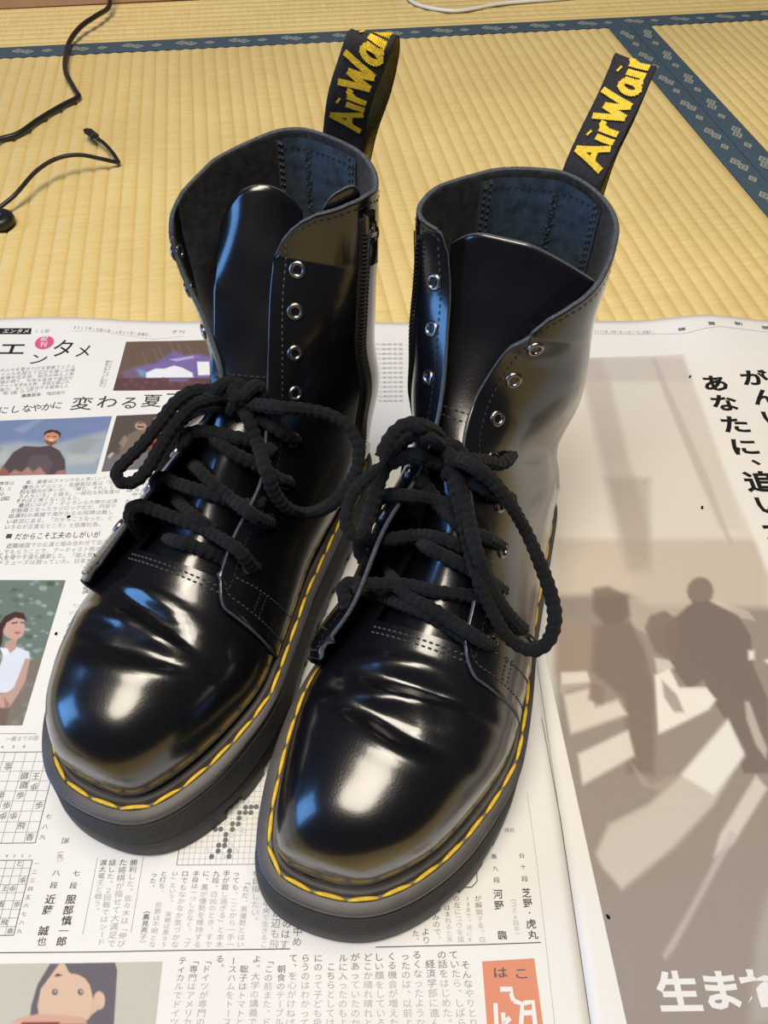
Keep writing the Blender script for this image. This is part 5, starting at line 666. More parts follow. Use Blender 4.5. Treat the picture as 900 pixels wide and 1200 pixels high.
GLYPH_STROKES = [
 [(-41.7,14.4),(-33.9,14.5),(-38.6,10.6),(-35.8,9.7)],
 [(-35.8,9.7),(-31.7,8.3),(-33.3,-0.1)],
 [(-44.6,8.8),(-45.0,0.1)],
 [(-30.9,8.7),(-26.4,9.2),(-26.6,-0.2)],
 [(-31.6,4.7),(-27.0,4.8)],
 [(-41.4,5.0),(-41.3,0.0)],
 [(-42.0,0.0),(-38.2,2.9)],
]
SPECKS = [
 ((164.0,446.1),0.9),
 ((136.9,308.4),0.9),
 ((16.8,45.1),0.7),
 ((-316.7,300.2),0.8),
 ((-302.8,207.9),0.6),
]

# ================================================================ newspaper
PA = math.radians(2.1); PO = (0.10524, 0.02367); PNX = np.array([math.cos(PA), math.sin(PA)]); PNY = np.array([-math.sin(PA), math.cos(PA)])
def paper_z(X, Y):
    sm = np.exp(-((524 - Y) / 48) ** 2)
    return .9 + sm * (1.5*np.exp(-((X+350)/26)**2) + 4.2*np.exp(-((X+392)/58)**2) + 8*np.exp(-((X-196) / 42) ** 2) + 2 * np.exp(-((X - 330) / 60) ** 2))
def paper_small(X, Y):
    return .22 * np.sin(X / 31 + np.sin(Y / 47)) * np.sin(Y / 38 + 1.3) + .12 * np.sin(X / 11 + Y / 17)
def P3(X, Y, lift=0.0):                       # paper mm -> newspaper-local metres
    X = np.asarray(X, float); Y = np.asarray(Y, float)
    return np.stack([X / 1000, Y / 1000, (paper_z(X, Y) + paper_small(X, Y) * np.clip((X + 470) / 40, 0, 1) + lift) / 1000], -1)
news = tag(empty('newspaper', (PO[0], PO[1], 0), PA), 'opened newspaper spread flat under both boots', 'newspaper')
def srgb(c): return tuple(((x / 255 + .055) / 1.055) ** 2.4 if x > 10 else x / 255 / 12.92 for x in c)
PAPER_ALB = 0.70
def ink(c):
    """printed colour from its look next to the bare paper"""
    l = srgb(c); p = srgb((240, 235, 231)); return tuple(min(.85, PAPER_ALB * a / b) for a, b in zip(l, p))
M['paper'] = mat('newsprint', (0.70, 0.70, 0.695), rough=0.85, spec=.2, noise=(9, .03), bump=(600, .08, .0004))
def ink_material(name, attr=True, color=(0, 0, 0)):
    m = mat(name, color, rough=0.82, spec=.2); 
    if attr:
        nt = m.node_tree; a = nt.nodes.new('ShaderNodeVertexColor'); a.layer_name = 'ink'; nt.links.new(a.outputs['Color'], nt.nodes['Principled BSDF'].inputs['Base Color'])
    return m
M['ink'] = ink_material('printed_ink')
def colour_mesh(o, cols):
    at_ = o.data.color_attributes.new('ink', 'FLOAT_COLOR', 'POINT'); at_.data.foreach_set('color', np.c_[cols, np.ones(len(cols))].astype(np.float32).ravel())
def page(name, x0, x1, y0, y1):
    nx, ny = int((x1 - x0) / 6), int((y1 - y0) / 6); X, Y = np.meshgrid(np.linspace(x0, x1, nx + 1), np.linspace(y0, y1, ny + 1))
    # the fold dips a little
    A_ = P3(X, Y); A_[..., 2] -= .0004 * np.exp(-(X / 2.5) ** 2); V = list(A_.reshape(-1, 3)); n = len(V); B_ = A_.copy(); B_[..., 2] = np.maximum(B_[..., 2] - .0006, .0001 + 0 * B_[..., 2]); V += list(B_.reshape(-1, 3)); w_ = nx + 1; Fc = []
    for i in range(ny):
        for j in range(nx):
            a = i * w_ + j; Fc += [(a, a + 1, a + w_ + 1, a + w_), (n + a, n + a + w_, n + a + w_ + 1, n + a + 1)]
    lp = [j for j in range(w_)] + [i * w_ + nx for i in range(1, ny + 1)] + [ny * w_ + j for j in range(nx - 1, -1, -1)] + [i * w_ for i in range(ny - 1, 0, -1)]
    for k in range(len(lp)): a, b = lp[k], lp[(k + 1) % len(lp)]; Fc.append((b, a, n + a, n + b))
    return mesh_obj(name, V, Fc, M['paper'], news)
page('page', -458, -.15, -22, 515); page('page', .15, 420, -22, 518.5)
def in_poly(px, py, poly):
    ins = np.zeros(px.shape, bool); d2 = np.full(px.shape, 1e18); n = len(poly)
    for k in range(n):
        (x1, y1), (x2, y2) = poly[k], poly[(k + 1) % n]
        c_ = ((y1 > py) != (y2 > py)) & (px < (x2 - x1) * (py - y1) / ((y2 - y1) or 1e-9) + x1); ins ^= c_
        L2 = (x2 - x1) ** 2 + (y2 - y1) ** 2 + 1e-9; t = np.clip(((px - x1) * (x2 - x1) + (py - y1) * (y2 - y1)) / L2, 0, 1)
        d2 = np.minimum(d2, (px - x1 - t * (x2 - x1)) ** 2 + (py - y1 - t * (y2 - y1)) ** 2)
    return ins, np.sqrt(d2)
def picture(name, cor, cell, bg, shapes, label):
    tl, tr, br, bl = [np.array(c, float) for c in cor]
    nx = max(2, int(np.linalg.norm(tr - tl) / cell)); ny = max(2, int(np.linalg.norm(tl - bl) / cell))
    u, v = np.meshgrid(np.linspace(0, 1, nx + 1), np.linspace(0, 1, ny + 1)); u, v = u[..., None], v[..., None]
    XY = (tl * (1 - u) + tr * u) * (1 - v) + (bl * (1 - u) + br * u) * v
    px, py = XY[..., 0], XY[..., 1]; col = np.tile(np.array(bg, float), px.shape + (1,))
    for poly, rgb, soft, al in shapes:
        ins, d = in_poly(px, py, poly); s_ = np.where(ins, d, -d) / max(soft, .9 * cell); w_ = np.clip(.5 + .5 * s_, 0, 1); w_ = w_ * w_ * (3 - 2 * w_) * al
        col = col * (1 - w_[..., None]) + np.array(rgb, float) * w_[..., None]
    lin = np.where(col / 255 > .04, ((col / 255 + .055) / 1.055) ** 2.4, col / 255 / 12.92); lin = np.minimum(.85, lin / np.array(srgb((240, 235, 231))) * PAPER_ALB)
    V = P3(px, py, .12).reshape(-1, 3); w_ = nx + 1
    Fc = [(i * w_ + j, (i + 1) * w_ + j, (i + 1) * w_ + j + 1, i * w_ + j + 1) for i in range(ny) for j in range(nx)]
    o = mesh_obj(name, V, Fc, M['ink'], news); colour_mesh(o, lin.reshape(-1, 3)); o['label'] = label; return o
for p_ in PICS: picture(*p_)
def strips(name, runs, lift=.2, caps=True):
    V, Fc, Cc = [], [], []
    for pts, w_, g in runs:
        P_ = resample(np.array(pts, float), 5.0); T_ = np.gradient(P_, axis=0); T_ /= np.linalg.norm(T_, axis=1)[:, None] + 1e-9; N_ = np.stack([-T_[:, 1], T_[:, 0]], 1) * w_ / 2
        a = P_ + N_; b = P_ - N_; n = len(V); V += list(P3(a[:, 0], a[:, 1], lift)) + list(P3(b[:, 0], b[:, 1], lift)); k_ = len(P_)
        Fc += [(n + i, n + k_ + i, n + k_ + i + 1, n + i + 1) for i in range(k_ - 1)]
        c_ = ink((232 * g,) * 3) if not isinstance(g, tuple) else ink(g); Cc += [c_] * (2 * k_)
    o = mesh_obj(name, V, Fc, M['ink'], news, smooth=False); colour_mesh(o, np.array(Cc)); return tag(o, kind='stuff')
strips('printed_rules', RULES)
strips('panel_strokes', [(p_, 2.1, (240, 236, 232)) for p_ in GLYPH_STROKES], .26)
# pink round badge
bc = np.array(BADGE).mean(0); V_ = list(P3(*np.array(BADGE).T, .14)) + [P3(bc[0], bc[1], .14)]; nb = len(BADGE)
o_ = mesh_obj('printed_badge', V_, [(nb, i, (i + 1) % nb) for i in range(nb)], M['ink'], news); colour_mesh(o_, np.array([ink((222, 92, 136))] * (nb + 1))); o_['label'] = 'pink oval badge'
# go stones printed on the board diagram
V_, F_, C_ = [], [], []
for (x, y), r, g, full in STONES:
    t = np.linspace(0, 2 * math.pi, 14, endpoint=False); n = len(V_)
    for rr, cc in ((r, g), (r * .86, g if full else .97), (0.001, g if full else .97)):
        V_ += list(P3(x + rr * np.cos(t), y + rr * np.sin(t), .24)); C_ += [ink((232 * cc,) * 3)] * 14
    F_ += [(n + 14 * k + i, n + 14 * k + (i + 1) % 14, n + 14 * (k + 1) + (i + 1) % 14, n + 14 * (k + 1) + i) for k in (0, 1) for i in range(14)]
o_ = mesh_obj('board_stones', V_, F_, M['ink'], news, smooth=False); colour_mesh(o_, np.array(C_)); tag(o_, kind='stuff')
# lettering: every character is a flat glyph laid on the sheet
GL = {}
def glyph(c, bold):
    if (c, bold) not in GL:
        cu = bpy.data.curves.new('glyph', 'FONT'); cu.body = c; cu.size = 1; cu.resolution_u = 2; cu.offset = (0, .012, .034)[bold]; cu.fill_mode = 'FRONT'
        ob = bpy.data.objects.new('glyph', cu); me = ob.to_mesh(); nv = len(me.vertices)
        co = np.zeros(nv * 3); 
        if nv: me.vertices.foreach_get('co', co)
        co = co.reshape(-1, 3)[:, :2]; fs = [tuple(p.vertices) for p in me.polygons]
        ob.to_mesh_clear(); bpy.data.objects.remove(ob); bpy.data.curves.remove(cu); GL[(c, bold)] = (co, fs)
    return GL[(c, bold)]
kanji_box = None
def em_box():
    co, _ = glyph('国', 0); return co.min(0), co.max(0)
lo, hi = em_box(); emc = (lo + hi) / 2; ems = float(max(hi - lo)) / .90
VERT = {'ー': 'bar', '一-': '', '（': 'rot', '）': 'rot', '「': 'rot', '」': 'rot', '、': 'shift', '。': 'shift', '【': 'rot'}
V_, F_, C_ = [], [], []
for s_, a_, b_, w_, h_, vert, g, bold, rot in TEXTS:
    a_, b_ = np.array(a_, float), np.array(b_, float); n = len(s_); 
    ang = 0.0
    if n > 1: d_ = b_ - a_; ang = (math.atan2(d_[1], d_[0]) + (math.pi / 2 if vert else 0))
    if n > 1 and not vert: w_ = np.linalg.norm(b_ - a_) / (n - 1) * .94
    if n > 1 and vert: h_ = np.linalg.norm(b_ - a_) / (n - 1) * .94; w_ = min(w_, h_ * 1.25) if w_ > 0 else h_
    if rot: ang += math.pi
    for k, c in enumerate(s_):
        if c in '　 ': continue
        co, fs = glyph(c, bold)
        if not len(co): continue
        cx = emc.copy()
        if ord(c) < 256: cx[0] = (co[:, 0].min() + co[:, 0].max()) / 2
        q_ = (co - cx) / ems
        if vert and c in 'ー（）「」【】': q_ = np.stack([q_[:, 1], -q_[:, 0]], 1)
        if vert and c in '、。': q_ = q_ + np.array([.55, .5])
        q_ = q_ * np.array([w_, h_]); ca, sa = math.cos(ang), math.sin(ang); q_ = np.stack([q_[:, 0] * ca - q_[:, 1] * sa, q_[:, 0] * sa + q_[:, 1] * ca], 1)
        c0 = a_ + (b_ - a_) * (k / (n - 1) if n > 1 else 0); q_ = q_ + c0; m_ = len(V_)
        V_ += list(P3(q_[:, 0], q_[:, 1], .3)); F_ += [tuple(m_ + i for i in f) for f in fs]; g = min(g + .12, .8) if (h_ < 5.2 and g < .8) else g; C_ += [ink((232 * g, 228 * g, 226 * g) if g < .9 else (238, 234, 232))] * len(q_)
print('glyph verts', len(V_), 'faces', len(F_), 'unique', len(GL))
o_ = mesh_obj('printed_text', V_, F_, M['ink'], news, smooth=False); colour_mesh(o_, np.array(C_)); tag(o_, kind='stuff')

# ================================================================ boots
# local frame of a boot: x = a (0 heel .. 0.295 toe), y = m*b (b>0 towards the other boot), z up
#        D=(a,z) top/front   P=(a,z) sole/back     w lat  w med   c     n1
ST = [((.2856, .055), (.2852, .048), .003, .003, .50, 2.0),
      ((.2850, .070), (.2835, .046), .0145, .0145, .30, 2.1),
      ((.2808, .0850), (.2755, .045), .0255, .0260, .25, 2.25),
      ((.2650, .0975), (.2540, .044), .0385, .0385, .22, 2.35),
      ((.2370, .1030), (.2260, .044), .0480, .0480, .20, 2.4),
      ((.2110, .1030), (.1980, .044), .0540, .0525, .20, 2.3),
      ((.1880, .1060), (.1680, .044), .0550, .0490, .18, 2.0),
      ((.1680, .1120), (.1380, .044), .0535, .0450, .18, 1.9),
      ((.1500, .1205), (.1080, .044), .0500, .0410, .20, 1.85),
      ((.1350, .1305), (.0700, .044), .0470, .0400, .22, 1.85),
      ((.1215, .1420), (.0350, .044), .0460, .0410, .24, 1.9),
      ((.1105, .1540), (.0080, .047), .0440, .0430, .30, 1.95),
      ((.1015, .1670), (-.003, .068), .0420, .0450, .38, 2.0),
      ((.0945, .1800), (-.003, .100), .0395, .0470, .45, 2.1),
      ((.0895, .1930), (.001, .134), .0375, .0480, .50, 2.1),
      ((.0855, .2055), (.003, .167), .0365, .0485, .50, 2.1),
      ((.0825, .2165), (.004, .197), .0360, .0490, .50, 2.1),
      ((.0805, .2265), (.004, .225), .0355, .0490, .50, 2.1),
      ((.0790, .2350), (.004, .250), .0350, .0490, .50, 2.1),
      ((.0775, .2440), (.004, .262), .0350, .0490, .50, 2.1)]
BC = [.018, .0165, .012, .006, .002] + [0] * 15                       # the toe leans to the inner side
SA = np.array([[d[0], d[1], p[0], p[1], wl, wm, c, n, bc] for (d, p, wl, wm, c, n), bc in zip(ST, BC)])
def hills(a, b, g):
    """sum of soft ridges/grooves: g = list of (a0, slope, curve, width, height, b centre, b reach)"""
    r = 0
    for a0, k, q, wd, h, bc, br in g:
        d = a - (a0 + k * b + q * b * b)
        r = r + h * np.exp(-(d / wd) ** 2) * np.exp(-((b - bc) / br) ** 2)
    return r
CREASE = {
 'L': [(.222, -.10, -4, .0050, -.0030, .004, .034), (.2335, -.12, -5, .0070, .0016, .0, .040), (.2100, .10, 2, .0045, .0030, -.004, .030),
       (.2010, .25, 0, .0035, -.0024, .0, .026), (.1930, .1, 0, .0040, .0020, -.004, .022)],
 'R': [(.2200, -.16, -3, .0060, -.0036, -.004, .040), (.2330, -.16, -4, .0075, .0020, -.006, .040), (.2080, .16, 1, .0045, .0032, .006, .028),
       (.1990, .05, 0, .0035, -.0026, -.008, .034), (.1910, .1, 0, .0045, .0024, .004, .024)]}
def vnoise(p, f, seed=0):
    """cheap smooth noise from sines"""
    x, y, z = p[..., 0] * f, p[..., 1] * f, p[..., 2] * f
    return (np.sin(x + 1.7 * y + seed) * np.cos(1.3 * y - z + 2 * seed) + np.sin(1.9 * z - 1.1 * x + 3 * seed) * .7 + np.sin(2.3 * y + 1.5 * x + .6 * seed) * .5) / 2.2
class Boot:
    def __init__(s, key, m, edges, bc=1, wl_top=1, toe_k=1):
        s.key, s.m, s.E = key, m, edges; s.SA = SA.copy(); s.SA[:, 8] *= bc; s.SA[13:, 4] *= wl_top; s.SA[12, 4] *= (1 + wl_top) / 2
        for c_ in (0, 2): s.SA[:, c_] = np.where(s.SA[:, c_] > .15, .15 + (s.SA[:, c_] - .15) * toe_k, s.SA[:, c_])
    def S(s, v, ph, off=0.0):
        """base surface; returns (...,3) in (a,b,z)"""
        v, ph = np.broadcast_arrays(np.asarray(v, float), np.asarray(ph, float))
        q = catmull(s.SA, v)
        cs, sn = np.cos(ph), np.abs(np.sin(ph)); c = q[..., 6]; n = q[..., 7]
        h = np.where(cs > 0, c + (1 - c) * np.abs(cs) ** (2 / n), c - c * np.abs(cs) ** (2 / 3.2))
        ex = np.where(cs > 0, 2 / n, 2 / (3.2 * (1 - .0) ) )
        ex = np.where((cs <= 0) & (v > 11), 2 / 2.2, ex); h = np.where((cs <= 0) & (v > 11), c - c * np.abs(cs) ** (2 / 2.2), h)
        wd = np.where(np.sin(ph) > 0, q[..., 5], q[..., 4]) * sn ** ex * np.sign(np.sin(ph))
        a = q[..., 2] + (q[..., 0] - q[..., 2]) * h; z = q[..., 3] + (q[..., 1] - q[..., 3]) * h
        # ankle dent and heel-cup
        return np.stack([a, wd + q[..., 8], z], -1)
    def normal(s, fn, v, ph):
        e = 1e-3
        du = fn(v + e, ph) - fn(v - e, ph); dp = fn(v, ph + e) - fn(v, ph - e)
        n = np.cross(du, dp); n /= np.linalg.norm(n, axis=-1)[..., None] + 1e-12
        p = fn(v, ph); c = np.stack([np.full(p.shape[:-1], .12), 0 * p[..., 0], np.full(p.shape[:-1], .08)], -1)
        q = catmull(s.SA, v); c = np.stack([(q[..., 0] + q[..., 2]) / 2, 0 * q[..., 0], (q[..., 1] + q[..., 3]) / 2], -1)
        return n * np.sign(np.sum(n * (p - c), -1))[..., None]
    def vamp(s, v, ph):
        p = s.S(v, ph); up = np.clip(np.cos(ph) + .25, 0, 1)
        hgt = hills(p[..., 0], p[..., 1], CREASE[s.key]) * up
        env = np.exp(-((p[..., 0] - .208) / .017) ** 2) * np.exp(-((p[..., 1]) / .030) ** 2) * up
        hgt = hgt + .00030 * vnoise(p, 900, 4) * env + .00045 * vnoise(p, 420, 1) * env + .0012 * vnoise(p, 105, 2) * env
        sink = np.clip((v - 6.3) / 1.0, 0, 1) * .0035; c_ = np.stack([np.full(p.shape[:-1], .10), 0 * hgt, np.full(p.shape[:-1], .07)], -1)
        d_ = p - c_; d_ = d_ / (np.linalg.norm(d_, axis=-1)[..., None] + 1e-9)
        return p + np.stack([0 * hgt, 0 * hgt, hgt], -1) - d_ * sink[..., None]
    # quarter: side = +1 medial, -1 lateral ; j 0..1 from front edge to back centre ; v station
    def phi_e(s, v): return np.interp(v, [5, 6.5, 8, 10, 12, 18], [.46, .50, .54, .50, .48, .48])
    def quarter(s, side, v, j):
        pe = s.phi_e(v); ph = pe + (math.pi - pe) * j
        p = s.S(v, side * ph); e = s.S(v, side * pe)
        ev, ep = s.E[side]
        t = np.interp(v, ev, np.arange(len(ev))); tgt = catmull(np.array(ep), t)
        vc_ = np.clip(v, ev[0], ev[-1]); tgt = tgt + e - s.S(vc_, side * s.phi_e(vc_))
        k = np.clip(1 - j / .75, 0, 1); k = k * k * (3 - 2 * k) * .5 + .5 * k ** 2
        wgt = np.interp(v, [ev[0] - 1.3, ev[0] - .3], [0.35, 1.0])
        p = p + (tgt - e) * (k * wgt)[..., None]
        # soft folds where the shaft bends above the ankle
        if side < 0: f = [(12.2, .0055, 1.1), (10.7, -.0040, .7), (9.6, .0020, .6), (14.2, -.0012, .8)]
        else: f = [(11.3, .0018, .8), (10.2, -.0014, .7)]
        amp = sum(h * np.exp(-((v - v0 - 1.5 * np.sin(j * 3)) / wd) ** 2) for v0, h, wd in f) * np.clip(j * 3, 0, 1) * np.clip((1 - j) * 3, 0, 1)
        out = (p - np.stack([np.full(p.shape[:-1], .05), 0 * p[..., 0], p[..., 2]], -1)); out /= np.linalg.norm(out, axis=-1)[..., None] + 1e-9
        g = amp + .0006 * vnoise(p, 70, 3 + side)
        return p + out * g[..., None]
    def world(s, P):                                  # (a,b,z) -> boot-local xyz
        P = np.array(P, float); P[..., 1] *= s.m; return P
def sheet(name, P, N, th, mats, parent, facing=0):
    """outer grid P with normals N, thickness th inwards, rounded cut edge; materials outer, inner, edge"""
    nr, nc = P.shape[:2]; In = P - N * th
    V = list(P.reshape(-1, 3)) + list(In.reshape(-1, 3)); Fc, mi = [], []
    a = lambda i, j: i * nc + j; o = nr * nc
    for i in range(nr - 1):
        for j in range(nc - 1):
            Fc.append((a(i, j), a(i, j + 1), a(i + 1, j + 1), a(i + 1, j))); mi.append(0)
            Fc.append((o + a(i, j), o + a(i + 1, j), o + a(i + 1, j + 1), o + a(i, j + 1))); mi.append(0 if j < facing else 1)
    loop = [(0, j) for j in range(nc)] + [(i, nc - 1) for i in range(1, nr)] + [(nr - 1, j) for j in range(nc - 2, -1, -1)] + [(i, 0) for i in range(nr - 2, 0, -1)]
    L = len(loop); base = len(V)
    for (i, j) in loop:
        ii = 1 if i == 0 else nr - 2 if i == nr - 1 else i; jj = 1 if j == 0 else nc - 2 if j == nc - 1 else j
        d = P[i, j] - P[ii, jj]; d = d / (np.linalg.norm(d) + 1e-9)
        V.append((P[i, j] + In[i, j]) / 2 + d * th * .35)
    for k in range(L):
        A, B = loop[k], loop[(k + 1) % L]; x, y = base + k, base + (k + 1) % L
        Fc.append((a(*B), a(*A), x, y)); mi.append(2); Fc.append((y, x, o + a(*A), o + a(*B))); mi.append(2)
    ob = mesh_obj(name, V, Fc, mats, parent, mi); fix_normals(ob)
    return ob
def grid_normals(P):
    du = np.gradient(P, axis=0); dv = np.gradient(P, axis=1); n = np.cross(du, dv)
    return n / (np.linalg.norm(n, axis=-1)[..., None] + 1e-12)
def hull2(pts):
    pts = sorted(map(tuple, pts)); 
    def half(ps):
        h = []
        for p in ps:
            while len(h) > 1 and (h[-1][0] - h[-2][0]) * (p[1] - h[-2][1]) - (h[-1][1] - h[-2][1]) * (p[0] - h[-2][0]) <= 0: h.pop()
            h.append(p)
        return h
    return np.array(half(pts)[:-1] + half(pts[::-1])[:-1])

def eyelet_mesh():
    V, Fc, mi = [], [], []; seg = 24
    prof = [(.0040, -.0028), (.0041, -.0031), (.0034, -.0034), (.0026, -.0034), (.0021, -.0030), (.0020, -.0012), (.0021, .0003), (.0026, .0008), (.0031, .0009), (.0037, .0007), (.0041, .0003), (.0042, -.0003)]
    for r, z in prof:
        for k in range(seg): t = 2 * math.pi * k / seg; V.append((r * math.cos(t), r * math.sin(t), z))
    for i in range(len(prof) - 1):
        for k in range(seg): Fc.append((i * seg + k, i * seg + (k + 1) % seg, (i + 1) * seg + (k + 1) % seg, (i + 1) * seg + k)); mi.append(0)
    c = len(V); V.append((0, 0, -.0012)); 
    for k in range(seg): t = 2 * math.pi * k / seg; V.append((.00205 * math.cos(t), .00205 * math.sin(t), -.0012))
    for k in range(seg): Fc.append((c, c + 1 + k, c + 1 + (k + 1) % seg)); mi.append(1)
    me = bpy.data.meshes.new('eyelet'); me.from_pydata(V, [], Fc); me.materials.append(M['metal']); me.materials.append(M['void'])
    me.polygons.foreach_set('material_index', mi); me.polygons.foreach_set('use_smooth', [True] * len(mi)); me.update(); return me
EYE = eyelet_mesh()
def orient(o, p, n, t=None):
    z = Vector(n).normalized(); x = Vector(t if t is not None else (0, 0, 1)); x = (x - z * x.dot(z)).normalized(); y = z.cross(x)
    mt = Matrix((x, y, z)).transposed().to_4x4(); mt.translation = Vector(p); o.matrix_local = mt
def stitch_line(mb, P, N, ln=.0021, gap=.0011, r=.00028, lift=.0003):
    """a dashed seam: each stitch a short raised bar"""
    d = np.r_[0, np.cumsum(np.linalg.norm(np.diff(P, axis=0), axis=1))]; s = 0
    g = lambda A, t: np.array([np.interp(t, d, A[:, k]) for k in range(3)])
    while s + ln < d[-1]:
        p, q = g(P, s), g(P, s + ln); n = g(N, s + ln / 2); n /= np.linalg.norm(n) + 1e-9
        t = (q - p) / (np.linalg.norm(q - p) + 1e-9); b = np.cross(t, n) * r; mid = (p + q) / 2 + n * (lift + r)
        mb.add([p - b, p + b, mid + b, mid - b, q + b, q - b], [(0, 1, 2, 3), (3, 2, 4, 5)]); s += ln + gap

def letters_path():
    """brush capitals and small letters of the loop's word, strokes in a unit box (x along, y up)"""
    L = {'A': (.95, [[(.0, .0), (.25, .45), (.52, 1.0)], [(.52, 1.0), (.66, .5), (.86, .0)], [(.12, .34), (.5, .40), (.80, .36)]]),
         'i': (.36, [[(.14, .0), (.16, .3), (.20, .58)], [(.24, .80), (.28, .86)]]),
         'r': (.50, [[(.10, .0), (.12, .3), (.16, .60)], [(.13, .36), (.28, .56), (.46, .56)]]),
         'W': (1.18, [[(.02, .98), (.14, .5), (.26, .02)], [(.26, .02), (.42, .5), (.54, .80)], [(.54, .80), (.60, .4), (.74, .02)], [(.74, .02), (.92, .55), (1.14, 1.06)]]),
         'a': (.62, [[(.50, .52), (.30, .60), (.10, .40), (.08, .14), (.26, .02), (.46, .22), (.52, .56)], [(.52, .56), (.48, .2), (.58, .0)]])}
    out = []; x = 0
    for ch in 'AirWair':
        w, st = L[ch]; out += [[(x + px, py) for px, py in s] for s in st]; x += w + (.02 if ch != 'W' else -.02)
    return out, x

def build_boot(key, m, heel, toe, label, cfg):
    d = np.array(toe) - np.array(heel); ang = math.atan2(d[1], d[0])
    root = tag(empty('ankle_boot', (heel[0], heel[1], .0012)  , ang), label, 'boot', 'pair of black lace up platform boots')
    B = Boot(key, m, cfg['E'], cfg['bc'], cfg['wl_top'], cfg['toe_k']); W = B.world
    # ---- vamp (front of the upper) + foot
    v = np.r_[np.linspace(0, 1.2, 16), np.linspace(1.25, 8.6, 150)]; ph = np.linspace(-math.pi, math.pi, 121)
    VV, PP = np.meshgrid(v, ph, indexing='ij'); P = W(B.vamp(VV, PP))
    nr, nc = P.shape[:2]; Fc = [(i * nc + j, i * nc + j + 1, (i + 1) * nc + j + 1, (i + 1) * nc + j) for i in range(nr - 1) for j in range(nc - 1)]
    keep = []
    for f in Fc:
        i = f[0] // nc; j = f[0] % nc
        if v[i] > 6.55 and abs(ph[j]) < .62 + .0 * v[i]: continue     # throat opening
        keep.append(f)
    vamp = mesh_obj('vamp', P.reshape(-1, 3), keep, M['leather'], root); fix_normals(vamp)
    seams = MB()
    # ---- quarters
    nj = 90; nv = 130
    J = np.r_[np.linspace(0, .12, 22)[:-1], np.linspace(.12, 1, nj - 21)]
    def v0(j): return 5.65 + .25 * np.clip(1 - j / .35, 0, 1) + .62 * np.clip(1 - j / .07, 0, 1) ** 2.2 
    def vt(j, side):
        return np.interp(j, *cfg['rim'][side])
    Q = {}
    for side in (1, -1):
        T = np.linspace(0, 1, nv)[:, None]; JJ = np.broadcast_to(J[None], (nv, len(J)))
        vv = v0(JJ) + (vt(JJ, side) - v0(JJ)) * T
        A = B.quarter(side, vv, JJ); Pq = W(A); N = grid_normals(Pq)
        cen = np.array([.05, 0, 0]); out = Pq - W(np.stack([np.full(vv.shape, .06), 0 * vv, np.full(vv.shape, .05)], -1) * 1.0); out[..., 2] *= .3
        sg = np.sign(np.median(np.sum(N * out, -1))); N = N * sg
        Po = Pq + N * .0022
        Q[side] = (vv, JJ, Po, N)
        nm = 'quarter'
        o = sheet(nm, Po, N, .0024, [M['leather'], M['lining'], M['edge']], root, facing=26)
        stitch_line(seams, (Po - N * .0024)[4:-4, 3], -N[4:-4, 3])
        # seams: front edge, rim, bottom edge (double)
        for k in (3,):
            stitch_line(seams, Po[4:-4, 8], N[4:-4, 8])
        stitch_line(seams, Po[-4, 6:], N[-4, 6:])
        stitch_line(seams, Po[3, 4:], N[3, 4:])
        stitch_line(seams, Po[9, 10:45], N[9, 10:45])
    def at(side, vq, jq, off=0.0):
        vv, JJ, Po, N = Q[side]; j = np.interp(jq, J, np.arange(len(J)))
        a0, a1 = v0(jq), vt(jq, side); i = (vq - a0) / (a1 - a0) * (nv - 1)
        i = float(np.clip(i, 0, nv - 1.001)); j = float(np.clip(j, 0, len(J) - 1.001)); i0, j0 = int(i), int(j); fi, fj = i - i0, j - j0
        f = lambda A: (A[i0, j0] * (1 - fi) * (1 - fj) + A[i0 + 1, j0] * fi * (1 - fj) + A[i0, j0 + 1] * (1 - fi) * fj + A[i0 + 1, j0 + 1] * fi * fj)
        n = f(N); n = n / np.linalg.norm(n); return f(Po) + n * off, n
    # ---- eyelets, eight a side
    eyes = {1: [], -1: []}
    for side in (1, -1):
        for k, (ve, je) in enumerate(cfg['eye'][side]):
            p, n = at(side, ve, je, .0002); e = bpy.data.objects.new('eyelet', EYE); link(e, root); orient(e, p, n); eyes[side].append((p, n))
    # ---- small bar tack on each ear
    for side in (1, -1):
        for q in (0, 1):
            L_ = [at(side, 6.6 - .55 * t, .17 + .03 * q) for t in np.linspace(0, 1, 8)]
            stitch_line(seams, np.array([x[0] for x in L_]), np.array([x[1] for x in L_]), ln=.0016, gap=.0006, r=.0004)
    # vamp throat seam (double row)
    for vq in (6.30, 6.42):
        t = np.linspace(-.62, .62, 30); P_ = B.vamp(np.full(30, vq), t); N_ = B.normal(B.vamp, np.full(30, vq), t)
        stitch_line(seams, W(P_), W(N_), r=.0004)
    # ---- tongue: lower part follows the instep, upper part stands free
    rows = cfg['tongue']; tv = np.linspace(0, len(rows) - 1, 90); R_ = catmull(np.array(rows), tv)   # a, z, b left, b right, bow
    tt = np.linspace(-1, 1, 41); G = np.zeros((90, 41, 3))
    for i in range(90):
        a_, z_, bl, br, bow = R_[i]; top = cfg['tongue_top']
        fr = (i / 89.)
        for j, t in enumerate(tt):
            b_ = (bl + br) / 2 + (br - bl) / 2 * t
            drop = top(t) * max(0, (fr - .80) / .20)
            if tv[i] <= 3.0:
                vq = 6.0 + tv[i] * 1.45; pq = .80 * t; s0 = B.S(np.array(vq), np.array(pq)); n0 = B.normal(B.S, np.array(vq), np.array(pq)); low = s0 - n0 * (.0042 + .004 * t * t)
            G[i, j] = (a_ - bow * t * t + cfg.get('tongue_skew', 0) * t * fr, b_, z_ - .35 * bow * t * t - drop)
            if tv[i] <= 3.0: k_ = float(np.clip((3.0 - tv[i]) / 1.5, 0, 1)); k_ = k_ * k_ * (3 - 2 * k_); G[i, j] = G[i, j] * (1 - k_) + low * k_
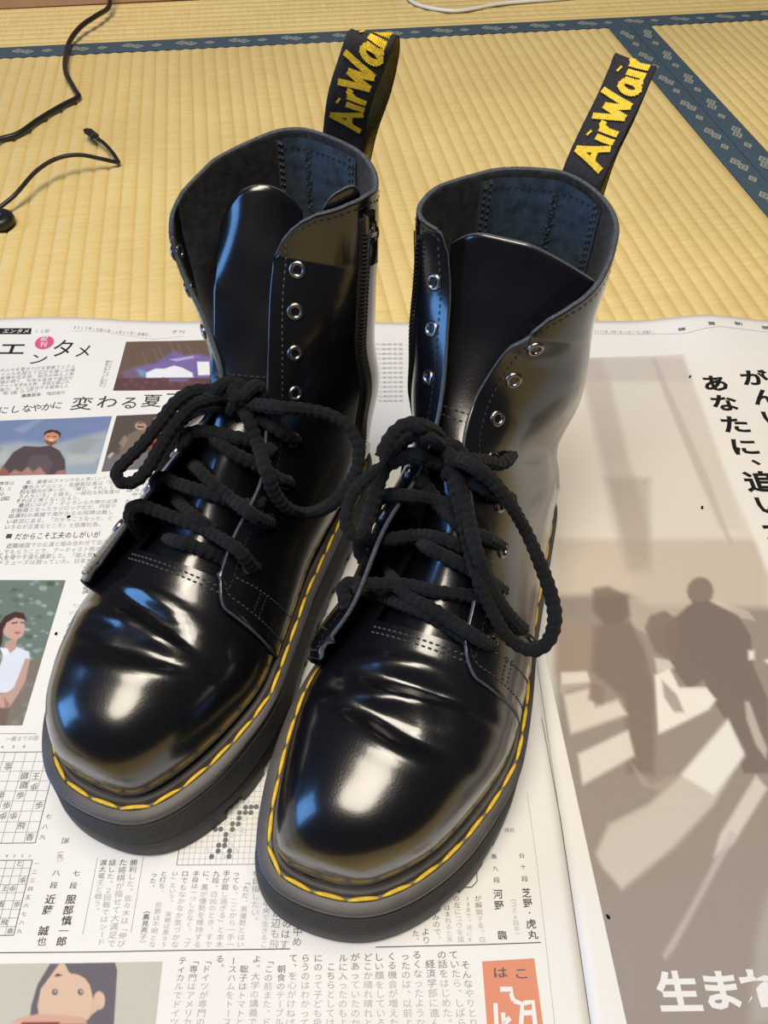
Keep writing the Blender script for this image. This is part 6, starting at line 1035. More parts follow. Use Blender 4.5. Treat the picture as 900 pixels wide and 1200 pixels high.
    Gw = W(G); Ng = grid_normals(Gw); Ng *= np.sign(np.median(Ng[..., 0]))
    Gw = Gw + Ng * (.0006 * vnoise(Gw, 90, 5))[..., None]
    sheet('tongue', Gw, Ng, .0022, [M['leather'], M['lining'], M['edge']], root)
    # tongue cross seam
    i = cfg['tongue_seam']
    for di in (0, 2): stitch_line(seams, Gw[i + di, 3:-3], Ng[i + di, 3:-3], r=.0004, lift=.0004)
    # ---- heel lining panel (black suede with the window's blue light in its colour) with paired seams
    lin = MB(); nvv, njj = 40, 13
    for side in (1, -1):
        js = np.linspace(cfg['lining_j'][side], 1.0, njj); vs = np.linspace(13.2, 17.85, nvv)
        G = np.zeros((nvv, njj, 3)); GN = np.zeros_like(G)
        for i_, vq in enumerate(vs):
            for j_, jq in enumerate(js): G[i_, j_], GN[i_, j_] = at(side, min(vq, vt(jq, side) - .15), jq, -.0034)
        lin.add(G.reshape(-1, 3), [(i_ * njj + j_, i_ * njj + j_ + 1, (i_ + 1) * njj + j_ + 1, (i_ + 1) * njj + j_) for i_ in range(nvv - 1) for j_ in range(njj - 1)])
        for jj in (1, 2): stitch_line(seams, G[:, jj], -GN[:, jj], r=.0005, ln=.0024, lift=.0003)
        if side == 1: stitch_line(seams, G[-3], -GN[-3], r=.0004)
        else: stitch_line(seams, G[-3], -GN[-3], r=.0004)
    zz = np.array([at(1, vq, 1.0, -.0036)[0] + np.array([0, .0022 * (-1) ** k_, 0]) for k_, vq in enumerate(np.linspace(14, 17.6, 46))])
    stitch_line(seams, zz, np.tile(np.array([1., 0, .2]), (len(zz), 1)), r=.0004, ln=.003)
    lin.build('heel_lining', [M['lining_window_blue']], root)
    # ---- back strip outside
    G = np.array([[at(s_, vq, jq, .0012)[0] for s_, jq in ((1, .90), (1, .95), (1, .995), (-1, .95), (-1, .90))] for vq in np.linspace(7, 17.9, 50)])
    Ng = grid_normals(G); Ng *= np.sign(np.median(-Ng[..., 0])); sheet('back_strip', G, Ng, .0012, [M['leather'], M['leather'], M['edge']], root)
    seams_o = seams.build('seam_stitching', [M['thread']], root, smooth=False); tag(seams_o, kind='stuff')
    # ---- zip on the inner side
    zj = cfg['zip_j']; zv = np.linspace(10.6, cfg['zip_top'], 120); tape = np.array([[at(1, q_, zj(q_) + dj, .0006)[0] for dj in cfg['tape'](q_)] for q_ in zv])
    Nz = grid_normals(tape); Nz *= np.sign(np.sum(Nz[60, 1] * (tape[60, 1] - W(np.array([.06, 0, .12])))))
    sheet('zip_tape', tape, Nz, .0005, [M['webbing']] * 3, root)
    tb = MB(); zl = resample(np.array([at(1, q_, zj(q_), .0014)[0] for q_ in zv]), .0011)
    Tz = np.gradient(zl, axis=0); Tz /= np.linalg.norm(Tz, axis=1)[:, None]; nrm = at(1, 13, zj(13))[1]
    for k_ in range(len(zl)):
        sd = np.cross(Tz[k_], nrm); c_ = zl[k_] + sd * .0011 * (1 if k_ % 2 else -1); e1, e2, e3 = sd * .0019, Tz[k_] * .0004, nrm * .0008
        tb.add([c_ + x * e1 + y * e2 + z * e3 for z in (-1, 1) for x, y in ((-1, -1), (1, -1), (1, 1), (-1, 1))], [(4, 5, 6, 7), (0, 1, 5, 4), (1, 2, 6, 5), (2, 3, 7, 6), (3, 0, 4, 7)])
    tag(tb.build('zip_teeth', [M['cable']], root, smooth=False), kind='stuff')
    sv_ = cfg.get('slider_v', cfg['zip_top'] - .1); pz, nz = at(1, sv_, zj(sv_), .003)
    sl = MB(); sl.add(*box_geo((0, 0, 0), (.010, .006, .004), 0, .001)); sl.add(*box_geo((-.001, 0, .003), (.005, .0022, .003), 0, .0006)); so = sl.build('zip_slider', [M['dark_metal']], root, smooth=False); orient(so, pz, nz)
    pl = MB(); ring = [(-.0045 + .0034 * math.cos(t), .0024 * math.sin(t), .0032) for t in np.linspace(0, 2 * math.pi, 20)]
    pl.add(*tube_geo(np.array(ring), .0006, 6)); pl.add(*box_geo((-.014, 0, .0022), (.014, .0052, .0012), 0, .0004)); pl.build('zip_pull', [M['dark_metal']], so)
    if 'guard' in cfg:
        g_ = cfg['guard']; js = np.linspace(g_[0], g_[1], 24); G = np.zeros((14, 24, 3))
        for j_, jq in enumerate(js):
            x_ = (j_ / 23) * 2 - 1; top_ = g_[2] * (1 - abs(x_) ** 3.2); base_, n_ = at(1, vt(jq, 1) - .8, jq, -.0042); tip_, _ = at(1, vt(jq, 1), jq, -.0044)
            for i_ in range(14): G[i_, j_] = base_ + (tip_ - base_) * (i_ / 13) + np.array([0, 0, top_]) * (i_ / 13)
        Ng = grid_normals(G); c_ = W(np.array([.04, 0, .2])); Ng *= np.sign(np.median(np.sum(Ng * (G - c_), -1)))
        sheet('zip_guard', G, Ng, .0016, [M['leather'], M['leather'], M['edge']], root)
    # ---- sole
    allp = []
    for vv_ in np.linspace(0, 11.5, 120):
        p = B.S(np.full(60, vv_), np.linspace(-math.pi, math.pi, 60)); allp.append(p[p[:, 2] < .062])
    allp = np.vstack(allp)[:, :2]; H = hull2(allp); H = resample(H, n=360, closed=True)
    for _ in range(14): H = (np.roll(H, 1, 0) + 2 * H + np.roll(H, -1, 0)) / 4
    H = resample(H, n=360, closed=True)
    def outline(off):
        t = np.roll(H, -1, 0) - np.roll(H, 1, 0); t /= np.linalg.norm(t, axis=1)[:, None]; n = np.stack([t[:, 1], -t[:, 0]], 1)
        c = H.mean(0)
        if np.sum((H - c) * n) < 0: n = -n
        a_ = H[:, 0]; inn = .0052 * (1 - np.clip((a_ - .13) / .06, 0, 1))
        return H + n * (off - inn)[:, None], n
    def spring(a, z):
        k = np.clip((a - .225) / .06, 0, 1) ** 2
        return k * .0025 * (1 - z / .045)
    n = len(H); V, Fc = [], []; per = np.arange(n)
    def ringz(off, z, notch=0):
        O, nn = outline(0.0); o_ = np.full(n, off)
        if notch:
            nt = ((per * 1.0) % 15.0 < 5.0) & (O[:, 0] < .262); o_ = o_ - notch * nt
        if off > .009: o_ = o_ + .0052 * np.clip((.040 - z) / .040, 0, 1) * np.clip((O[:, 0] - .17) / .06, 0, 1)
        if off > .009: o_ = o_ - .0030 * (1 - np.clip((O[:, 0] - .19) / .05, 0, 1)) - .0008
        O = O + nn * o_[:, None]; zz_ = z + spring(O[:, 0], z); return W(np.c_[O, zz_])
    prof = [(-.006, .0455), (.0008, .0470), (.0010, .0492), (.0026, .0494), (.0032, .0474), (.0038, .0464), (.0052, .0464), (.0058, .0470), (.0106, .0466), (.0118, .0456), (.0120, .0428), (.0117, .0408), (.0108, .0400)]
    zc = .0396
    for k_ in range(9): prof += [(.0114, zc), (.0124, zc - .0006), (.0124, zc - .0014), (.0114, zc - .0020)]; zc -= .0024
    prof += [(.0120, .0172), (.0124, .0160), (.0126, .0100)]
    rings_ = 0; rings = [ringz(*p) for p in prof] + [ringz(.0126, .0100, .0), ringz(.0126, .0096, .0060), ringz(.0120, .0006, .0060), ringz(.0108, 0, .0060)]
    for r_ in rings: V += list(r_)
    for i_ in range(len(rings) - 1):
        for j_ in range(n): Fc.append((i_ * n + j_, i_ * n + (j_ + 1) % n, (i_ + 1) * n + (j_ + 1) % n, (i_ + 1) * n + j_))
    Fc.append(tuple((len(rings) - 1) * n + j_ for j_ in range(n))); Fc.append(tuple(range(n))[::-1])
    mi = [1 if i_ < 11 else 0 for i_ in range(len(rings) - 1) for _ in range(n)] + [0, 0]
    so = mesh_obj('platform_sole', V, Fc, [M['sole'], M['welt']], root, mi); fix_normals(so)
    for e_ in so.data.polygons: e_.use_smooth = True
    so.data.set_sharp_from_angle(angle=math.radians(38))
    # ---- yellow welt stitches
    O, nn = outline(.0045); loopP = np.c_[O, .0468 + spring(O[:, 0], .0468)]; loopP = W(np.vstack([loopP, loopP[:1]]))
    dist = np.r_[0, np.cumsum(np.linalg.norm(np.diff(loopP, axis=0), axis=1))]; tot = dist[-1]; ns = int(round(tot / .0160)); pitch = tot / ns
    ln = pitch * .90; Q_ = np.array([[x, 0, 0] for x in np.linspace(-ln / 2, ln / 2, 9)]); Q_[:, 2] = .0010 * (1 - (2 * Q_[:, 0] / ln) ** 2) - .0002
    rad = .00105 * np.sqrt(np.clip(1 - (2 * Q_[:, 0] / ln) ** 2 * .75, .1, 1))
    Vs, Fs = tube_geo(Q_, rad, 8); sm = bpy.data.meshes.new('welt_stitch'); sm.from_pydata([tuple(map(float, x)) for x in Vs], [], Fs); sm.materials.append(M['stitch']); sm.polygons.foreach_set('use_smooth', [True] * len(Fs))
    g = lambda t: np.array([np.interp(t % tot, dist, loopP[:, k_]) for k_ in range(3)])
    for k_ in range(ns):
        s_ = (k_ + .5) * pitch; p, q, r = g(s_ - ln / 2), g(s_ + ln / 2), g(s_); o_ = bpy.data.objects.new('welt_stitch', sm); link(o_, root)
        orient(o_, (p + q) / 2 * .3 + r * .7, (0, 0, 1), (q - p) + np.array([0, random.uniform(-1, 1) * .0006, 0]))
    # ---- heel loop with its word
    path = smooth_path(cfg['loop'], .0012); Tn = np.gradient(path, axis=0); Tn /= np.linalg.norm(Tn, axis=1)[:, None]
    wid = np.array(cfg['loop_w'], float); wid /= np.linalg.norm(wid); hw = cfg.get('loop_hw', .0098)
    wv = np.array([wid - t_ * (wid @ t_) for t_ in Tn]); wv /= np.linalg.norm(wv, axis=1)[:, None]
    Gl = np.stack([path + wv * x for x in np.linspace(-hw, hw, 9)], 1); Gl = W(Gl); Nl = grid_normals(Gl)
    k0 = len(path) // 4
    if Nl[k0, 4][0] < 0: Nl = -Nl
    lp = sheet('heel_loop', Gl, Nl, .0012, [M['webbing'], M['gold_dark'], M['webbing']], root)
    ds = np.r_[0, np.cumsum(np.linalg.norm(np.diff(path, axis=0), axis=1))]
    strokes, tw = letters_path(); lm = MB(); LH = hw * 1.55; LS = cfg['word_len'] / tw; x0 = cfg['word_start']
    def on(xa, yb):
        i_ = float(np.clip(np.interp(x0 + xa * LS, ds, np.arange(len(path))), 0, len(path) - 1.01)); a_ = int(i_); f_ = i_ - a_
        c_ = path[a_] * (1 - f_) + path[a_ + 1] * f_; w_ = wv[a_]; sgn = cfg['word_up']
        p_ = c_ + w_ * sgn * (yb - .5) * LH; return W(p_) + Nl[a_, 4] * .0008
    for st in strokes:
        sp = catmull(np.array(st), np.linspace(0, len(st) - 1, 10 * len(st))) if len(st) > 2 else np.array(st)
        sp = sp * np.array([1, 1]); P2 = np.c_[sp[:, 0] * LS, sp[:, 1] * LH]; P2 = resample(P2, .0005) if len(P2) > 1 else P2
        T2 = np.gradient(P2, axis=0); T2 /= np.linalg.norm(T2, axis=1)[:, None] + 1e-9; N2 = np.stack([-T2[:, 1], T2[:, 0]], 1)
        hw2 = .00135 + .00022 * np.array([(-1) ** k_ for k_ in range(len(P2))])
        a_ = [on((p_[0]) / LS, p_[1] / LH) for p_ in P2 + N2 * hw2[:, None]]; b_ = [on((p_[0]) / LS, p_[1] / LH) for p_ in P2 - N2 * hw2[:, None]]
        L_ = len(P2); lm.add(a_ + b_, [(k_, k_ + 1, L_ + k_ + 1, L_ + k_) for k_ in range(L_ - 1)])
    wo = lm.build('loop_lettering', [M['gold']], root, smooth=False); tag(wo, 'yellow embroidered brush lettering reading AirWair')
    return root, B, at, eyes

EV = [6.5, 7.8, 9.3, 10.8, 12.0, 13.4, 15.1, 16.2]
CFG = {
 'L': dict(
  E={1: (EV, [(.1711, .022, .107), (.1542, .0212, .117), (.126, .0235, .131), (.108, .0192, .147), (.0906, .0132, .162), (.0785, .0103, .182), (.0661, .0074, .203), (.057, .0066, .216)]),
     -1: (EV, [(.1863, -.0406, .100), (.1612, -.0341, .112), (.1323, -.0251, .127), (.1055, -.0124, .146), (.0907, -.0117, .162), (.0762, -.0269, .182), (.0661, -.0421, .203), (.0639, -.0457, .216)])},
  tongue_skew=-.010, bc=.15, wl_top=.80, toe_k=.915, tape=lambda v: (-.035, -.012, .012, .035), guard=(.18, .40, .006),
  rim={1: ([0, .015, .03, .06, .10, .16, .3, .4, .5, .65, 1], [16.0, 16.6, 17.0, 17.5, 17.9, 18.2, 18.3, 18.2, 17.9, 17.95, 18]),
       -1: ([0, .02, .06, .12, .25, .45, 1], [15.6, 16.1, 16.6, 17.0, 17.5, 17.9, 18])},
  eye={1: [(v, .09) for v in (7.2, 8.5, 9.5, 10.8, 12.1, 13.3, 14.6, 15.9)], -1: [(v, .08) for v in (7.5, 8.6, 9.6, 10.8, 12.0, 13.1, 14.3, 15.5)]},
  tongue=[(.180, .1015, -.022, .018, .007), (.150, .1155, -.022, .018, .008), (.127, .130, -.020, .018, .009), (.102, .148, -.020, .020, .007),
          (.090, .160, -.020, .021, .004), (.074, .180, -.022, .019, .003), (.055, .208, -.026, .013, .002), (.036, .236, -.030, .006, .001)],
  tongue_top=lambda t: .016 * abs(t - .05) ** 2.2, tongue_seam=51, tongue_folds=[],
  lining_j={1: .78, -1: .80}, zip_j=lambda v: .385 + .0 * v, zip_top=17.6,
  loop=[(.0005, .016, .236), (-.0005, .0175, .250), (.002, .022, .268), (.000, .027, .283), (-.003, .0295, .2915), (-.009, .030, .2925), (-.0145, .0285, .284), (-.015, .025, .268), (-.009, .021, .252), (-.003, .019, .236)],
  loop_w=(-.30, .95, 0), word_start=.018, word_len=.050, word_up=-1),
 'R': dict(
  E={1: (EV[:-2] + [15.1, 17.2], [(.1899, .043, .100), (.172, .0364, .112), (.1371, .0343, .127), (.1105, .0254, .145), (.0931, .0233, .162), (.0724, .027, .182), (.051, .0334, .205), (.0389, .041, .23)]),
     -1: ([6.5, 7.8, 9.3, 10.8, 11.7, 12.8, 14.3, 15.4], [(.1717, -.0176, .1085), (.1488, -.0155, .1185), (.1347, -.0103, .133), (.1136, .0013, .149), (.0991, .0095, .161), (.0802, .0104, .172), (.069, .0034, .192), (.0658, -.0046, .206)])},
  bc=1.0, wl_top=1.0, toe_k=.975, tape=lambda v: (-.02, -.01, .04 + .012 * max(0, v - 11), .07 + .028 * max(0, v - 11)),
  rim={1: ([0, .02, .06, .2, .5, 1], [16.6, 17.1, 17.4, 17.6, 17.9, 18]),
       -1: ([0, .04, .1, .2, .35, .55, 1], [14.9, 15.6, 16.1, 16.6, 17.1, 17.7, 18])},
  eye={1: [(v, .085) for v in (7.6, 8.6, 9.5, 10.6, 11.9, 13.1, 14.3, 15.6)], -1: [(v, .09) for v in (6.75, 8.1, 9.3, 10.4, 11.5, 12.6, 13.8, 15.0)]},
  tongue=[(.180, .1015, -.018, .022, .007), (.150, .1155, -.018, .022, .008), (.127, .130, -.016, .022, .009), (.102, .147, -.006, .026, .007),
          (.084, .160, -.001, .029, .004), (.062, .180, -.004, .034, .003), (.044, .207, -.019, .038, .002), (.033, .230, -.029, .041, .001)],
  tongue_top=lambda t: .012 * max(0, -t) ** 1.3 + .009 * max(0, (t - .5) / .5) ** 2.2, tongue_seam=51, tongue_folds=[],
  lining_j={1: .72, -1: .74}, zip_j=lambda v: .36 - .040 * max(0, v - 12.5), slider_v=10.8, zip_top=17.0,
  loop=[(.003, -.009, .236), (.002, -.010, .250), (-.008, -.0125, .262), (-.022, -.016, .274), (-.033, -.018, .2835), (-.0365, -.0185, .2850), (-.037, -.0185, .2825), (-.024, -.016, .268), (-.010, -.013, .256), (-.002, -.012, .240)],
  loop_w=(.33, -.94, 0), word_start=.018, word_len=.051, word_up=-1),
}
bootL = build_boot('L', 1, (-.041, .368), (-.1465, .0935), 'glossy black platform boot on the left, seen more from its inner side', CFG['L'])
bootR = build_boot('R', -1, (.077, .336), (-.017, .054), 'glossy black platform boot on the right, nearer to the camera', CFG['R'])

# lace paths in each boot's own frame
LACES = {
 'L': {
  'bar': [(0.1495,-0.0547,0.0794),(0.1395,-0.0482,0.0642),(0.1634,-0.0093,0.1104),(0.1631,0.0059,0.1117),(0.1597,0.0174,0.1036),(0.1616,0.032,0.1014)],
  'row1a': [(0.1582,-0.0362,0.0925),(0.1629,-0.0329,0.1172),(0.1591,-0.03,0.1235),(0.1557,-0.021,0.1197),(0.1553,-0.0034,0.1183),(0.1555,0.009,0.1171),(0.1605,0.0279,0.1201),(0.1593,0.0327,0.1081),(0.1563,0.0332,0.0985)],
  'row1b': [(0.1156,-0.0498,0.0805),(0.1412,-0.0192,0.1113),(0.1517,-0.0015,0.1207),(0.1529,0.0096,0.1156)],
  'row2a': [(0.1181,-0.0534,0.0692),(0.1442,-0.0276,0.1264),(0.1408,-0.0252,0.1286),(0.1394,-0.0187,0.1253),(0.1412,-0.0038,0.1283),(0.1382,0.009,0.1256),(0.1337,0.0166,0.1177),(0.1317,0.0289,0.1244)],
  'row2b': [(0.1017,-0.0435,0.0947),(0.1265,-0.0145,0.1262),(0.1355,0.0005,0.1316),(0.1383,0.0128,0.1275),(0.1448,0.0276,0.1309),(0.1408,0.0313,0.1209),(0.133,0.0318,0.1091)],
  'row3a': [(0.0942,-0.0464,0.0863),(0.1259,-0.0195,0.1401),(0.1201,-0.0187,0.1437),(0.1149,-0.0097,0.1437),(0.1143,0.0042,0.1451),(0.1108,0.0142,0.1427),(0.1131,0.0271,0.1423)],
  'row3b': [(0.1084,-0.0159,0.1367),(0.1174,-0.003,0.142),(0.1204,0.0068,0.1402),(0.1174,0.0199,0.1324),(0.1212,0.0318,0.1333),(0.1109,0.0329,0.1174)],
  'row4': [(0.103,-0.0066,0.1513),(0.1037,0.0056,0.1537),(0.1024,0.0143,0.1516),(0.1054,0.0256,0.1518),(0.102,0.0294,0.1438),(0.0939,0.0293,0.133)],
  'side': [(0.1311,-0.0395,0.103),(0.1229,-0.0414,0.1094),(0.1133,-0.0419,0.1162),(0.103,-0.0412,0.123),(0.0946,-0.0373,0.1267),(0.1112,-0.0089,0.1591),(0.1051,-0.0045,0.1565)],
  'loop_right': [(0.1033,-0.0002,0.1589),(0.1028,0.0134,0.1614),(0.1043,0.0289,0.1665),(0.0966,0.0378,0.1617),(0.0923,0.0487,0.1586),(0.0923,0.0589,0.1542),(0.0972,0.0665,0.1472),(0.1052,0.069,0.1399),(0.1153,0.0667,0.1332),(0.1248,0.0614,0.1284),(0.1148,0.0433,0.1018),(0.1251,0.0384,0.1155),(0.1282,0.0335,0.1296),(0.1262,0.0292,0.1428),(0.1136,0.018,0.1453),(0.1079,0.0105,0.1553),(0.1036,0.0029,0.1591)],
  'loop_left': [(0.1037,-0.0047,0.1599),(0.1065,-0.01,0.165),(0.1118,-0.0174,0.1658),(0.1201,-0.0227,0.1629),(0.1295,-0.0258,0.158),(0.1412,-0.0296,0.1525),(0.1514,-0.0337,0.1487),(0.1577,-0.0356,0.1462),(0.1602,-0.0326,0.1426),(0.1564,-0.0276,0.1414),(0.1481,-0.0244,0.1443),(0.1363,-0.0224,0.1507),(0.1249,-0.0193,0.1568),(0.1148,-0.0146,0.1613),(0.1109,-0.0053,0.166),(0.1038,0.0007,0.1632)],
  'knot_a': [(0.1057,-0.0089,0.1576),(0.1076,-0.0036,0.1702),(0.1006,-0.0022,0.1681),(0.0998,0.0039,0.1668),(0.101,0.0065,0.1606),(0.1031,0.0027,0.1538)],
  'knot_b': [(0.0998,-0.0062,0.1642),(0.1042,0.0017,0.1674),(0.1064,0.0042,0.1634),(0.1064,-0.0002,0.1544)],
  'end': [(0.1062,0.0034,0.1593),(0.1018,0.0088,0.1669),(0.0968,0.0111,0.168),(0.0958,0.0126,0.1619),(0.0991,0.0105,0.1545)],
 },
 'R': {
  'bar': [(0.1662,-0.0377,0.1149),(0.1535,-0.0329,0.0922),(0.1621,-0.0169,0.106),(0.1657,-0.0049,0.1109),(0.167,0.0087,0.1073),(0.1712,0.0195,0.1089)],
  'row1a': [(0.1733,-0.0405,0.1067),(0.1675,-0.0454,0.111),(0.1636,-0.0432,0.1126),(0.1594,-0.0309,0.1123),(0.1544,-0.0166,0.112),(0.1564,-0.0011,0.1184),(0.1521,0.012,0.116),(0.1515,0.0202,0.1175)],
  'row1b': [(0.1097,-0.0426,0.0522),(0.1509,-0.0244,0.1064),(0.1599,-0.0134,0.111),(0.1641,-0.0014,0.1144),(0.1666,0.0102,0.1126),(0.1714,0.0218,0.115),(0.1701,0.0267,0.11),(0.165,0.0313,0.0994)],
  'row2a': [(0.1483,-0.0414,0.1116),(0.1439,-0.0458,0.1155),(0.1395,-0.0433,0.1176),(0.1349,-0.0317,0.118),(0.1297,-0.0208,0.1195),(0.1345,-0.0088,0.1303),(0.1349,0.0026,0.1293),(0.1325,0.0105,0.1227)],
  'row2b': [(0.0779,-0.0434,0.0561),(0.0821,-0.0375,0.0554),(0.1347,-0.0148,0.1217),(0.1414,-0.0034,0.1271),(0.1425,0.0096,0.1251),(0.1465,0.0207,0.1257),(0.1375,0.0287,0.1071)],
  'row3a': [(0.125,-0.0426,0.1147),(0.1188,-0.0463,0.12),(0.1134,-0.0427,0.1231),(0.1255,-0.0278,0.144),(0.1195,-0.0172,0.1389),(0.1207,-0.0061,0.1406),(0.1241,0.0039,0.1439)],
  'row3b': [(0.1126,-0.0265,0.1462),(0.1178,-0.0155,0.1376),(0.1276,-0.0016,0.1376),(0.1288,0.0067,0.1347),(0.133,0.0141,0.1397),(0.1218,0.0223,0.1206)],
  'row4a': [(0.1055,-0.0159,0.1498),(0.11,-0.0038,0.1503),(0.116,0.0058,0.1549),(0.11,0.0128,0.1443),(0.0937,0.0194,0.1252)],
  'row4b': [(0.1027,-0.0157,0.1533),(0.1119,-0.0036,0.1655),(0.1036,0.0037,0.1584),(0.0972,0.0093,0.1518),(0.0902,0.0124,0.148),(0.0771,0.0132,0.139)],
  'loop_left': [(0.1046,-0.0151,0.1574),(0.101,-0.0219,0.1644),(0.1148,-0.0255,0.1825),(0.1161,-0.0323,0.183),(0.1207,-0.0371,0.1802),(0.126,-0.0393,0.1762),(0.1305,-0.04,0.1725)],
  'loop_left_b': [(0.0937,-0.0527,0.1281),(0.0912,-0.0459,0.1283),(0.114,-0.0282,0.1621),(0.1083,-0.019,0.1561),(0.1064,-0.0136,0.1562)],
  'loop_low': [(0.1084,-0.0153,0.1533),(0.1128,-0.0229,0.1593),(0.115,-0.0316,0.1594),(0.1202,-0.0392,0.1569),(0.1265,-0.0456,0.1537),(0.1338,-0.0507,0.1495),(0.1412,-0.0522,0.1446),(0.1478,-0.0511,0.1397),(0.1511,-0.0468,0.1363),(0.1493,-0.0422,0.1362),(0.1426,-0.0413,0.1405),(0.1348,-0.0416,0.1462),(0.1262,-0.0413,0.1527),(0.1162,-0.039,0.1602),(0.108,-0.0334,0.1659),(0.116,-0.0223,0.1782),(0.1035,-0.0173,0.1591)],
  'loop_right': [(0.1061,-0.012,0.1565),(0.117,-0.0005,0.1687),(0.1172,0.0097,0.1623),(0.1184,0.0197,0.1522),(0.1192,0.0309,0.1354),(0.1292,0.0412,0.1281),(0.14,0.0504,0.1211),(0.1495,0.0556,0.1154),(0.1585,0.0557,0.11),(0.164,0.051,0.1066),(0.1624,0.0428,0.1032),(0.1618,0.0344,0.1105),(0.1572,0.025,0.1216),(0.1513,0.0161,0.1334),(0.1379,0.0079,0.136),(0.1273,-0.0004,0.146),(0.1158,-0.0078,0.1519),(0.1087,-0.0127,0.1546)],
  'end': [(0.1096,-0.0109,0.1564),(0.1187,-0.0045,0.1535),(0.1293,0.0034,0.1469),(0.1447,0.0122,0.144),(0.1508,0.021,0.1323),(0.1541,0.0303,0.1196),(0.1532,0.0387,0.107),(0.1495,0.0429,0.0971)],
  'knot_a': [(0.1057,-0.0208,0.1461),(0.1044,-0.0211,0.156),(0.1035,-0.0166,0.1618),(0.1036,-0.0106,0.1618),(0.106,-0.0069,0.1573),(0.1082,-0.009,0.1499)],
  'knot_b': [(0.1003,-0.0204,0.1533),(0.1088,-0.0134,0.1625),(0.1119,-0.0104,0.1585),(0.111,-0.0124,0.1491)],
  'aglet': [(0.1498,0.0424,0.0982),(0.147,0.0464,0.0886),(0.1496,0.0512,0.0873)],
 },
}
for (root_, B_, at_, eyes_), key_ in ((bootL, 'L'), (bootR, 'R')):
    for k_, pts_ in LACES[key_].items():
        Q_ = smooth_path(pts_, .0006 if k_ != 'aglet' else .002)
        if k_ == 'aglet': V_, F_ = tube_geo(Q_, .0017, 10); mesh_obj('lace_tip', V_, F_, M['cable'], root_); continue
        r_ = .0033 + .0002 * np.sin(np.arange(len(Q_)) / 23.0)
        V_, F_ = tube_geo(Q_, r_, 28, braid=.17, pitch=.0090, flat=.92); mesh_obj('lace_loop' if 'loop' in k_ else 'lace_knot' if 'knot' in k_ else 'lace_end' if k_ == 'end' else 'lace', V_, F_, M['lace'], root_)

# ================================================================ things lying on the mats
cab = empty('power_cable', (-.42, 1.0, 0)); tag(cab, 'thick black cable with a sharp kink, running off the top edge', 'cable')
def local(pts, o): return [(x - o[0], y - o[1], z) for x, y, z in pts]
CA = [(-.50, .765, .0035), (-.4613, .8042, .0035), (-.4417, .8299, .0035), (-.4253, .8444, .0035), (-.4129, .8772, .0035), (-.3974, .9096, .0035), (-.3840, .9320, .0035), (-.3822, .9360, .004), (-.3836, .9400, .0045),
      (-.3943, .9584, .005), (-.4141, .997, .006), (-.4263, 1.0408, .006), (-.4317, 1.0824, .008), (-.4255, 1.1188, .012), (-.413, 1.1485, .014), (-.405, 1.185, .012), (-.407, 1.208, .020), (-.409, 1.217, .045), (-.412, 1.217, .10), (-.414, 1.216, .17), (-.416, 1.219, .222), (-.418, 1.24, .2285), (-.425, 1.32, .228), (-.43, 1.46, .228)]
tube('cable_sheath', local(CA, (-.42, 1.0)), .0031, M['cable'], cab, seg=12)
usb = empty('charging_cable', (-.34, .77, 0)); tag(usb, 'thin black charging cable ending in a small plug, arched off the mat', 'cable')
CB = [(-.43, .640, .004), (-.3992, .6736, .006), (-.3929, .6874, .008), (-.3797, .7013, .014), (-.3672, .7352, .020), (-.352, .7578, .022), (-.333, .7706, .020), (-.3139, .779, .012), (-.3000, .7862, .0045), (-.2988, .7878, .004), (-.3005, .7905, .0042),
      (-.3087, .8035, .006), (-.3214, .8194, .008), (-.3318, .8281, .009)]
tube('cable_sheath', local(CB, (-.34, .77)), .0021, M['cable'], usb, seg=12)
pm = MB(); pm.add(*box_geo((0, 0, 0), (.016, .0095, .0055), 0, .0016)); po = pm.build('plug_body', [M['cable']], usb, smooth=False)
orient(po, (-.3395 + .34, .8365 - .77, .0097), (0, 0, 1), (-.0155, .0164, .0006))
pm = MB(); pm.add(*box_geo((-.0, 0, 0), (.005, .0062, .0026), 0, .0006)); pt = pm.build('plug_tip', [M['dark_metal']], po, smooth=False); pt.location = (.0102, 0, 0)
sl_ = tube_geo(np.array([(-.0078 - .0015 * k, 0, 0) for k in range(7)]), np.linspace(.0030, .0021, 7), 12); mesh_obj('strain_relief', sl_[0], sl_[1], M['cable'], po)
# rubber ring at the left edge
def torus(R, r, n=40, m=14, flat=1.0):
    V, F = [], []
    for i in range(n):
        for j in range(m):
            a, b = 2 * math.pi * i / n, 2 * math.pi * j / m; V.append(((R + r * math.cos(b)) * math.cos(a), (R + r * math.cos(b)) * math.sin(a), r * flat * math.sin(b) + r * flat))
    return V, [(i * m + j, ((i + 1) % n) * m + j, ((i + 1) % n) * m + (j + 1) % m, i * m + (j + 1) % m) for i in range(n) for j in range(m)]
rg = mesh_obj('cable_clip', *torus(.0095, .0058), M['cable']); rg.location = (-.389, .669, 0); tag(rg, 'black rubber ring at the left edge beside the charging cable', 'cable clip')
# white cable far away
wc = tube('white_cable', [(-.02, 1.36, .0026), (.0029, 1.3099, .0026), (.0184, 1.2678, .0026), (.0408, 1.247, .0026), (.0777, 1.2365, .0026), (.1104, 1.2473, .0026), (.1478, 1.2677, .0026), (.193, 1.2809, .0026), (.2586, 1.299, .0026), (.3272, 1.3279, .0026), (.42, 1.38, .0026)], .0024, M['white_cable'])
tag(wc, 'white cable curving across the far mat at the top edge', 'cable')
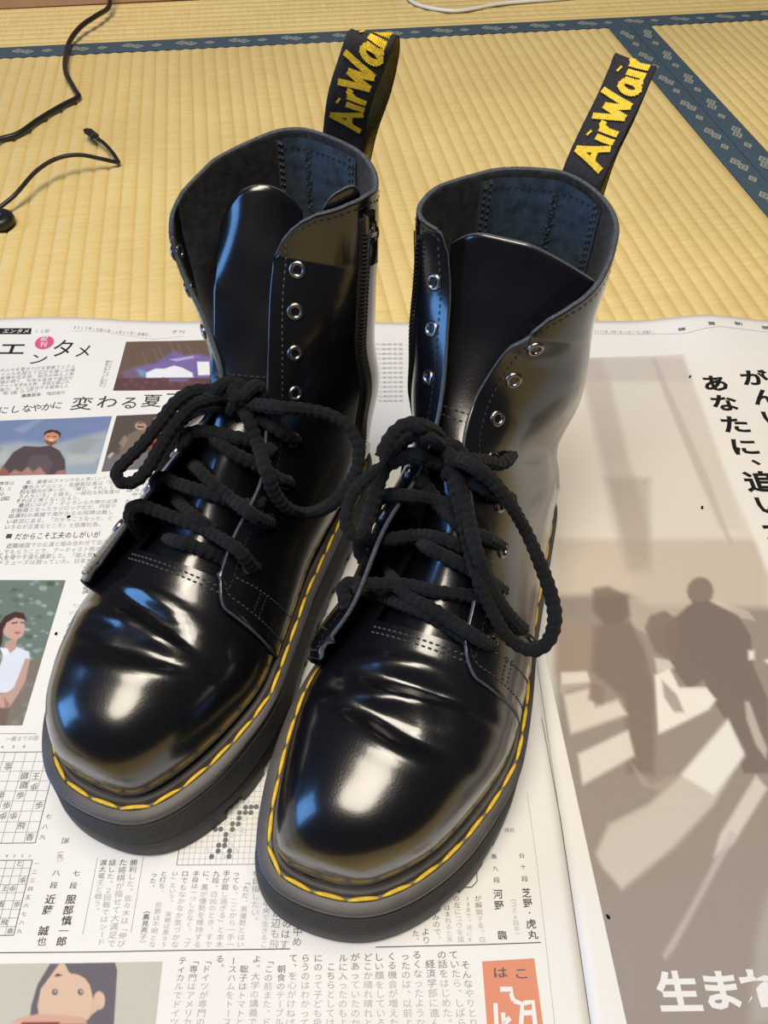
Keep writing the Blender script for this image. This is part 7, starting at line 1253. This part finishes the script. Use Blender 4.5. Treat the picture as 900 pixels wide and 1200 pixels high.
# cardboard box: four walls and flaps of board, standing on the far mat
ba = math.atan2(1.2503 - 1.2014, .2332); bx_ = empty('cardboard_box', (-.45, 1.2260, 0), ba)
tag(bx_, 'brown cardboard box whose lower edge shows at the top left', 'box')
def board_part(name, c, s_, mt=None): m_ = MB(); m_.add(*box_geo(c, s_, 0, .0012)); return m_.build(name, [mt or M['wood']], bx_, smooth=False)
board_part('front_panel', (-.06, .0025, .11), (.44, .005, .22)); board_part('rear_panel', (-.06, .2975, .11), (.44, .005, .22))
board_part('side_panel', (-.2775, .15, .11), (.005, .29, .22)); board_part('side_panel', (.1575, .15, .11), (.005, .29, .22)); board_part('bottom_panel', (-.06, .15, .0045), (.43, .29, .005))
board_part('lid_flap', (-.06, .075, .2225), (.436, .148, .004)); board_part('lid_flap', (-.06, .225, .2225), (.436, .148, .004))
# pale board at the top right corner
tr = empty('low_board', (.60, 1.34, 0), math.atan2(-.0227, .0518)); tag(tr, 'pale wooden board with a brown edge at the top right corner', 'board')
for nm, c, s_, mt in (('board_top', (0, .10, .016), (.40, .22, .012), M['wood2']), ('edge_strip', (0, -.013, .011), (.40, .006, .022), M['wood']), ('foot', (-.18, .10, .005), (.02, .2, .010), M['wood']), ('foot', (.18, .10, .005), (.02, .2, .010), M['wood'])):
    m_ = MB(); m_.add(*box_geo(c, s_, 0, .0012)); m_.build(nm, [mt], tr, smooth=False)
# black crumbs on the paper
spk = ['black crumb by the top of the advert beside the large characters', 'black crumb in the pale middle of the advert', 'black crumb on the lower left edge of the advert', 'black crumb on the article under the photo of the man', 'black crumb beside the photo of the woman']
for (xy, r), lb in zip(SPECKS, spk):
    m_ = MB(); a = random.random() * 3; pts = [(math.cos(a) * t * r * .0016, math.sin(a) * t * r * .0016 + .0003 * math.sin(3 * t), .0005) for t in (-1, -.4, .3, 1)]
    V_, F_ = tube_geo(catmull(np.array(pts), np.linspace(0, 3, 12)), np.array([.0002, .0005, .0006, .0006, .0007, .0007, .0006, .0006, .0005, .0005, .0004, .0002]) * (.9 + .4 * r), 7)
    p_ = P3(xy[0], xy[1], .2); w_ = news.matrix_basis @ Vector(p_); o_ = mesh_obj('black_crumb', V_, F_, M['void']); o_.location = w_; tag(o_, lb, 'crumb', 'black crumbs on the newspaper')
